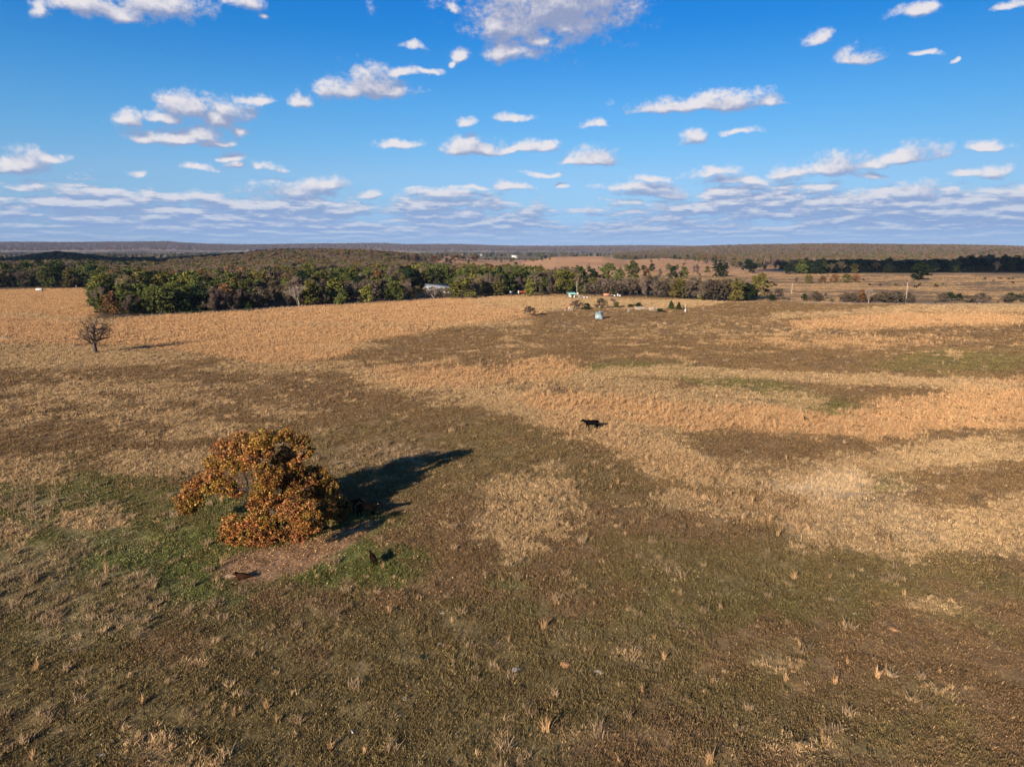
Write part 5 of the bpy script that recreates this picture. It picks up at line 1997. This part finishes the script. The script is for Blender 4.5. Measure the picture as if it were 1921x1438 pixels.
def trailer(px, py, rz, label, mat, L=3.6, group=None):
    p = ground_at(px, py)
    root = thing('trailer', label, 'trailer', p, rz, group)
    MB().box((0, 0, 0.55), (L, 1.7, 0.14)).build('deck', M_DKSTEEL, root)
    for s in (-1, 1):
        MB().box((0, s * 0.82, 1.2), (L, 0.06, 1.15)).build('side_panel', mat, root)
    MB().box((-L / 2 + 0.03, 0, 1.2), (0.06, 1.58, 1.15)).build('front_panel', mat, root)
    for s in (-1, 1):
        MB().tube([(0.2, s * 0.92, 0.33), (0.2, s * 1.1, 0.33)], 0.33, 12).build('wheel', M_DKSTEEL, root)
    MB().tube([(-L / 2, 0, 0.5), (-L / 2 - 1.2, 0, 0.5)], 0.06, 5).build('tongue', M_DKSTEEL, root)
    return root


trailer(982, 552, R(12), 'red farm trailer parked at the edge of the wood', M_RED)
trailer(1138, 556.5, R(5), 'faded orange trailer on the tan rise right of the shed', plain_mat('faded_orange', (0.42, 0.16, 0.09)), 3.4)


def hive(px, py, label, n=2, group=None):
    p = ground_at(px, py)
    root = thing('beehive', label, 'beehive', p, R(15), group)
    for k in range(n):
        MB().box((0, 0, 0.4 + 0.42 * k), (0.9, 0.75, 0.40)).build('hive_box', M_WHITE, root)
    MB().box((0, 0, 0.4 + 0.42 * n - 0.16), (1.0, 0.85, 0.08)).build('lid', M_GREY, root)
    MB().box((0, 0, 0.1), (0.8, 0.65, 0.2)).build('stand', M_WOOD, root)


for k, (px, py, lab) in enumerate([(1147.5, 556, 'white box left of the three standing on the tan rise'), (1153, 556.6, 'white box second from left on the tan rise'), (1159, 556, 'largest white box on the tan rise, third from left'), (1163, 556.6, 'white box at the right end of the row on the tan rise')]):
    hive(px, py, lab, 2 + (k == 2), 'white boxes on the tan rise')


def barrel(px, py, label):
    p = ground_at(px, py)
    root = thing('barrel', label, 'barrel', p, 0, 'white barrels right of the shed')
    MB().tube([(0, 0, 0), (0, 0, 0.3), (0, 0, 0.32), (0, 0, 0.62), (0, 0, 0.64), (0, 0, 0.95)], [.42, .42, .45, .45, .42, .42], 12).build('drum', M_WHITE, root)
    MB().tube([(0.2, 0.1, 0.95), (0.2, 0.1, 1.02)], 0.06, 6).build('bung', M_DKSTEEL, root)


barrel(1096, 559.5, 'left one of the two white barrels standing right of the shed')
barrel(1101.5, 559.3, 'right one of the two white barrels standing right of the shed')


def panel_gate(px, py, rz, label, L=3.0, group='corral panels near the tank'):
    p = ground_at(px, py)
    root = thing('corral_panel', label, 'fence', p, rz, group)
    for s in (-1, 1):
        MB().tube([(s * L / 2, 0, -0.1), (s * L / 2, 0, 1.5)], 0.06, 6).build('upright', M_GREY, root)
    for k in range(5):
        MB().tube([(-L / 2, 0, 0.3 + 0.28 * k), (L / 2, 0, 0.3 + 0.28 * k)], 0.035, 5).build('rail', M_GREY, root)


panel_gate(1089, 559, R(15), 'grey pipe panel lying between the shed and the barrels', 2.6)
panel_gate(1179, 586.5, R(70), 'grey pipe panel left of the low bushes right of the tank', 2.6)
panel_gate(1200, 582, R(-10), 'grey pipe panel below the rounded dark bush', 3.4)
panel_gate(1225, 583, R(12), 'grey pipe panel before the two cedars', 3.4)

p_ = ground_at(1285.5, 586)
r_ = thing('vent_pipe', 'upright white pipe with a round cap right of the two cedars', 'pipe', p_)
MB().tube([(0, 0, -0.2), (0, 0, 3.0)], [0.09, 0.08], 8).build('shaft', M_WHITE, r_)
MB().tube([(0, 0, 3.0), (0, 0, 3.3)], [0.2, 0.2], 10).build('cap', M_WHITE, r_)
MB().box((0, 0, 0.7), (0.5, 0.45, 1.3)).build('meter_box', M_GREY, r_)


def log_pile():
    p = ground_at(12, 635)
    g = np.random.default_rng(8)
    for k, (dx, dy, a, L) in enumerate([(0, 0, 5, 4.2), (-0.8, 0.6, -14, 3.4), (0.9, -0.5, 22, 2.8)]):
        lab = ['longest of the three grey fallen logs at the left edge of the field', 'rearmost of the three grey fallen logs at the left edge', 'short slanted log of the three at the left edge'][k]
        x, y = p.x + dx, p.y + dy
        root = thing('fallen_log', lab, 'log', (x, y, float(terrain(x, y)) + 0.2), R(a), 'fallen logs at the left edge')
        pts = [(-L / 2 + L * i / 4, g.normal(0, .08), g.normal(0, .05)) for i in range(5)]
        MB().tube(pts, [0.32, 0.3, 0.27, 0.22, 0.15], 8).build('log', M_WOOD, root, True)
        MB().tube([pts[2], (pts[2][0] + .5, .5, .8)], [0.1, 0.03], 5).build('branch_stub', M_WOOD, root)


log_pile()


def fence_line(pts, label, step=4.0, name='fence'):
    P = [ground_at(*q) for q in pts]
    root = thing(name, label, 'fence', P[0])
    o = P[0]
    post = MB().tube([(0, 0, -0.2), (0, 0, 1.4)], [0.07, 0.06], 6).mesh('post', M_WOOD)
    wires = [MB() for _ in range(3)]
    prev = None
    for a, b in zip(P[:-1], P[1:]):
        n = max(1, int((b - a).length / step))
        for i in range(n):
            q = a.lerp(b, i / n)
            q.z = float(terrain(q.x, q.y))
            link('post', post, root, q - o)
            if prev is not None:
                for w, h in zip(wires, (0.5, 0.85, 1.2)):
                    w.tube([prev - o + Vector((0, -0.09, h)), q - o + Vector((0, -0.09, h))], 0.012, 3, False)
            prev = q
    for w in wires:
        w.build('wire', M_GREY, root)


fence_line([(1500, 570), (1600, 571.5), (1720, 572.5), (1860, 574), (1990, 575)], 'post and wire fence along the scrub at the right field edge')
fence_line([(215, 597.5), (330, 591.5), (480, 583.5), (600, 576.5), (700, 570.5), (800, 564.5), (900, 560)], 'post and wire fence along the foot of the wood')


# ------------------------------------------------------------------ near ground: big bunches, mounds, stones
def build_near():
    g = np.random.default_rng(44)
    bun = []
    for s in range(3):
        v, t, c = blades((44, 30, 18)[s], (0.15, 0.10, 0.05)[s], 0.3, 0.95, 0.027, (0.32, 0.26, 0.4)[s], 300 + s)
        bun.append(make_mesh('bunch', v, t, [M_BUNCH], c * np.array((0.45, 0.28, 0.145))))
    spots = [(1024, 1372, 1.2, 'thick tan bunch of tall grass at the bottom, left of centre right'), (1645, 1272, 1.2, 'widely forked tan bunch of grass in the lower right'), (1473, 1278, 1.1, 'narrow upright bunch of grass left of the forked bunch'), (1567, 1282, .8, 'v shaped thin bunch of grass between the narrow and the forked bunch'),
             (1763, 1262, .7, 'small leaning bunch of grass right of the forked bunch'), (1205, 1300, 1.0, 'tall thin bunch of grass in the lower middle'), (1020, 1178, 1.0, 'bushy tan bunch of grass in the near middle'), (1245, 1238, .9, 'tan bunch of grass above the lower middle'),
             (935, 1258, .6, 'small pale bunch of grass beside a grey stone'), (730, 1150, .9, 'tall thin bunch of grass right of the lying calf'), (1228, 1200, .7, 'single narrow orange bunch right of the bushy middle bunch'), (988, 1084, .7, 'small bunch of grass with dark shadow below the tan patch'),
             (1490, 1085, .9, 'upright pale bunch of grass in the right foreground, left of its twin'), (1557, 1085, .7, 'upright pale bunch of grass, the right twin'), (1500, 1215, .9, 'short pale bunch of grass above the narrow upright bunch'), (1696, 1116, .7, 'single small bunch of grass in the right foreground'),
             (268, 1320, .8, 'orange bunch of grass in the lower left'), (440, 1345, 1.1, 'forked orange bunch of grass in the lower left'), (500, 1330, .8, 'small orange bunch right of the forked lower left bunch'), (520, 1355, .8, 'thin orange bunch of grass low in the left half'), (62, 1425, 1., 'orange bunch of grass in the bottom left corner'), (70, 1255, .9, 'upright orange bunch of grass near the left edge'),
             (620, 1405, 1., 'orange bunch of grass near the white scrap at the bottom'), (683, 1415, .8, 'thin orange bunch of grass right of the white scrap'), (1330, 1432, 1., 'orange bunch of grass cut by the bottom edge'), (1160, 1432, .6, 'small pale bunch of grass at the bottom edge'), (955, 1205, .8, 'pale bushy bunch of grass in the near middle, lower left of the bushy tan one'), (1590, 1245, .6, 'short thin bunch of grass above the forked bunch')]
    for i, (px, py, s, lab) in enumerate(spots):
        p = ground_at(px, py)
        o = link('grass_bunch', bun[i % 3], None, p, (0, 0, g.uniform(0, 6.28)))
        o.scale = (s, s, s * 0.95)
        tag(o, lab, 'grass bunch', 'tall grass bunches in the foreground')
    # ant mounds and flat stones
    def lump(seed, flatz, rough):
        gg = np.random.default_rng(seed)
        bm = bmesh.new()
        bmesh.ops.create_icosphere(bm, subdivisions=2, radius=1.0)
        for v in bm.verts:
            n = 1 + rough * gg.normal()
            v.co = Vector((v.co.x * n, v.co.y * n, max(v.co.z, -0.3) * flatz * n))
        me = bpy.data.meshes.new('lump')
        bm.to_mesh(me)
        bm.free()
        return me
    mound = [lump(s, 0.42, 0.06) for s in (1, 2)]
    stone = [lump(s, 0.35, 0.10) for s in (3, 4)]
    mm = plain_mat('sandy_soil', (0.40, 0.21, 0.10), 0.95, 0.05, scale=9)
    ms = plain_mat('grey_stone', (0.36, 0.32, 0.27), 0.9, 0.1, scale=5)
    for me in mound:
        me.materials.append(mm)
    for me in stone:
        me.materials.append(ms)
    for i, (px, py, s, lab) in enumerate([(1060, 1247, .36, 'largest orange soil mound in the lower middle'), (1540, 1098, .3, 'flat orange soil mound in the right foreground'), (829, 1290, .2, 'small orange soil mound in the lower left middle'), (1182, 1340, .2, 'small orange soil mound in the bottom middle'), (1487, 1258, .18, 'small orange soil mound right beside the narrow bunch'), (1195, 1237, .17, 'small orange mound left of a tan bunch'), (1676, 1180, .24, 'flat tan mound in the right foreground'), (1173, 1105, .2, 'small tan mound in the middle right'), (880, 1260, .14, 'tiny yellow mound left of the pale bunch'), (955, 1162, .14, 'tiny orange mound left of the bushy bunch'), (1645, 1132, .2, 'tan mound far right of the twin bunches')]):
        p = ground_at(px, py)
        o = link('soil_mound', mound[i % 2], None, p, (0, 0, g.uniform(0, 6.28)))
        o.scale = (s, s, s * 0.8)
        tag(o, lab, 'soil mound', 'orange soil mounds in the grass')
    for i, (px, py, s, lab) in enumerate([(968, 1255, .22, 'grey stone right of the small pale bunch'), (1123, 1260, .24, 'pale grey stone right of the largest mound'), (1200, 1213, .17, 'light stone above the small orange mound'), (825, 1207, .18, 'pale stone left of the pale bushy bunch'), (760, 1310, .15, 'pale stone low in the left middle'), (1208, 1063, .16, 'small white stone in the middle right'), (830, 1148, .18, 'grey stone near the thin bunch in the left middle'), (1312, 1082, .15, 'small grey stone left of the right foreground'), (190, 1415, .16, 'white stone at the bottom left')]):
        p = ground_at(px, py)
        o = link('stone', stone[i % 2], None, p, (0, 0, g.uniform(0, 6.28)))
        o.scale = (s * 1.2, s, s * 0.8)
        tag(o, lab, 'stone', 'pale stones in the grass')
    # pale limestone or dead wood by the lying calf
    p = ground_at(432, 1080)
    o = link('boulder', stone[0].copy(), None, p, (0, 0, 0.4))
    o.scale = (0.55, 0.3, 0.32)
    o.data.materials.clear()
    o.data.materials.append(plain_mat('tan_rock', (0.30, 0.20, 0.13), 0.9, 0.1, scale=4))
    tag(o, 'low tan rock lying beside the red brown calf', 'rock')
    p = ground_at(661, 1373)
    o = MB().box((0, 0, 0.06), (0.10, 0.34, 0.03), 0.5).build('scrap', M_WHITE, None, False, p)
    tag(o, 'small white scrap of litter lying in the bottom left grass', 'litter')


M_BUNCH = leaf_mat('bunch_blades', 0.2, 0.25)
build_near()


# ------------------------------------------------------------------ clouds behind the camera that shade the far land
def shade_clouds():
    m = plain_mat('cloud_white', (0.8, 0.8, 0.82), 1.0, 0.0, scale=0.01, amt=0.05)
    ALT = 900.0
    off = ALT / math.tan(SUN_EL)
    g = np.random.default_rng(9)

    def cloud(cx, cy, sx, sy, label):
        bm = bmesh.new()
        for k in range(22):
            a, q = g.uniform(0, 6.28), math.sqrt(g.uniform(0, 1))
            s = g.uniform(0.28, 0.5)
            mat = Matrix.Translation((q * math.cos(a) * sx * 0.7, q * math.sin(a) * sy * 0.7, g.uniform(0, 25))) @ Matrix.Diagonal((sx * s, sy * s, 35 + 30 * s, 1))
            bmesh.ops.create_icosphere(bm, subdivisions=2, radius=1.0, matrix=mat)
        me = bpy.data.meshes.new('cloud')
        bm.to_mesh(me)
        bm.free()
        me.materials.append(m)
        o = link('cloud', me, None, (cx + SUN_H.x * off, cy + SUN_H.y * off, ALT))
        tag(o, label, 'cloud', 'clouds behind the viewpoint that shade the far land')
    cloud(-770, 1120, 430, 230, 'long white cloud behind the viewpoint shading the dark hill at the left')
    cloud(780, 920, 470, 85, 'narrow white cloud behind the viewpoint shading the tree row at the right')


shade_clouds()


# ------------------------------------------------------------------ air
def build_haze():
    m = bpy.data.materials.new('haze_air')
    m.use_nodes = True
    nt = m.node_tree
    nt.nodes.clear()
    out = nt.nodes.new('ShaderNodeOutputMaterial')
    v = nt.nodes.new('ShaderNodeVolumePrincipled')
    v.inputs['Color'].default_value = (0.44, 0.62, 1.0, 1)
    v.inputs['Density'].default_value = 2.6e-5
    v.inputs['Anisotropy'].default_value = 0.0
    nt.links.new(v.outputs[0], out.inputs['Volume'])
    b = MB().box((0, 0, 75), (72000, 72000, 190))
    o = b.build('haze', m)
    tag(o, 'thin blue autumn haze over the far hills', kind='stuff')


build_haze()
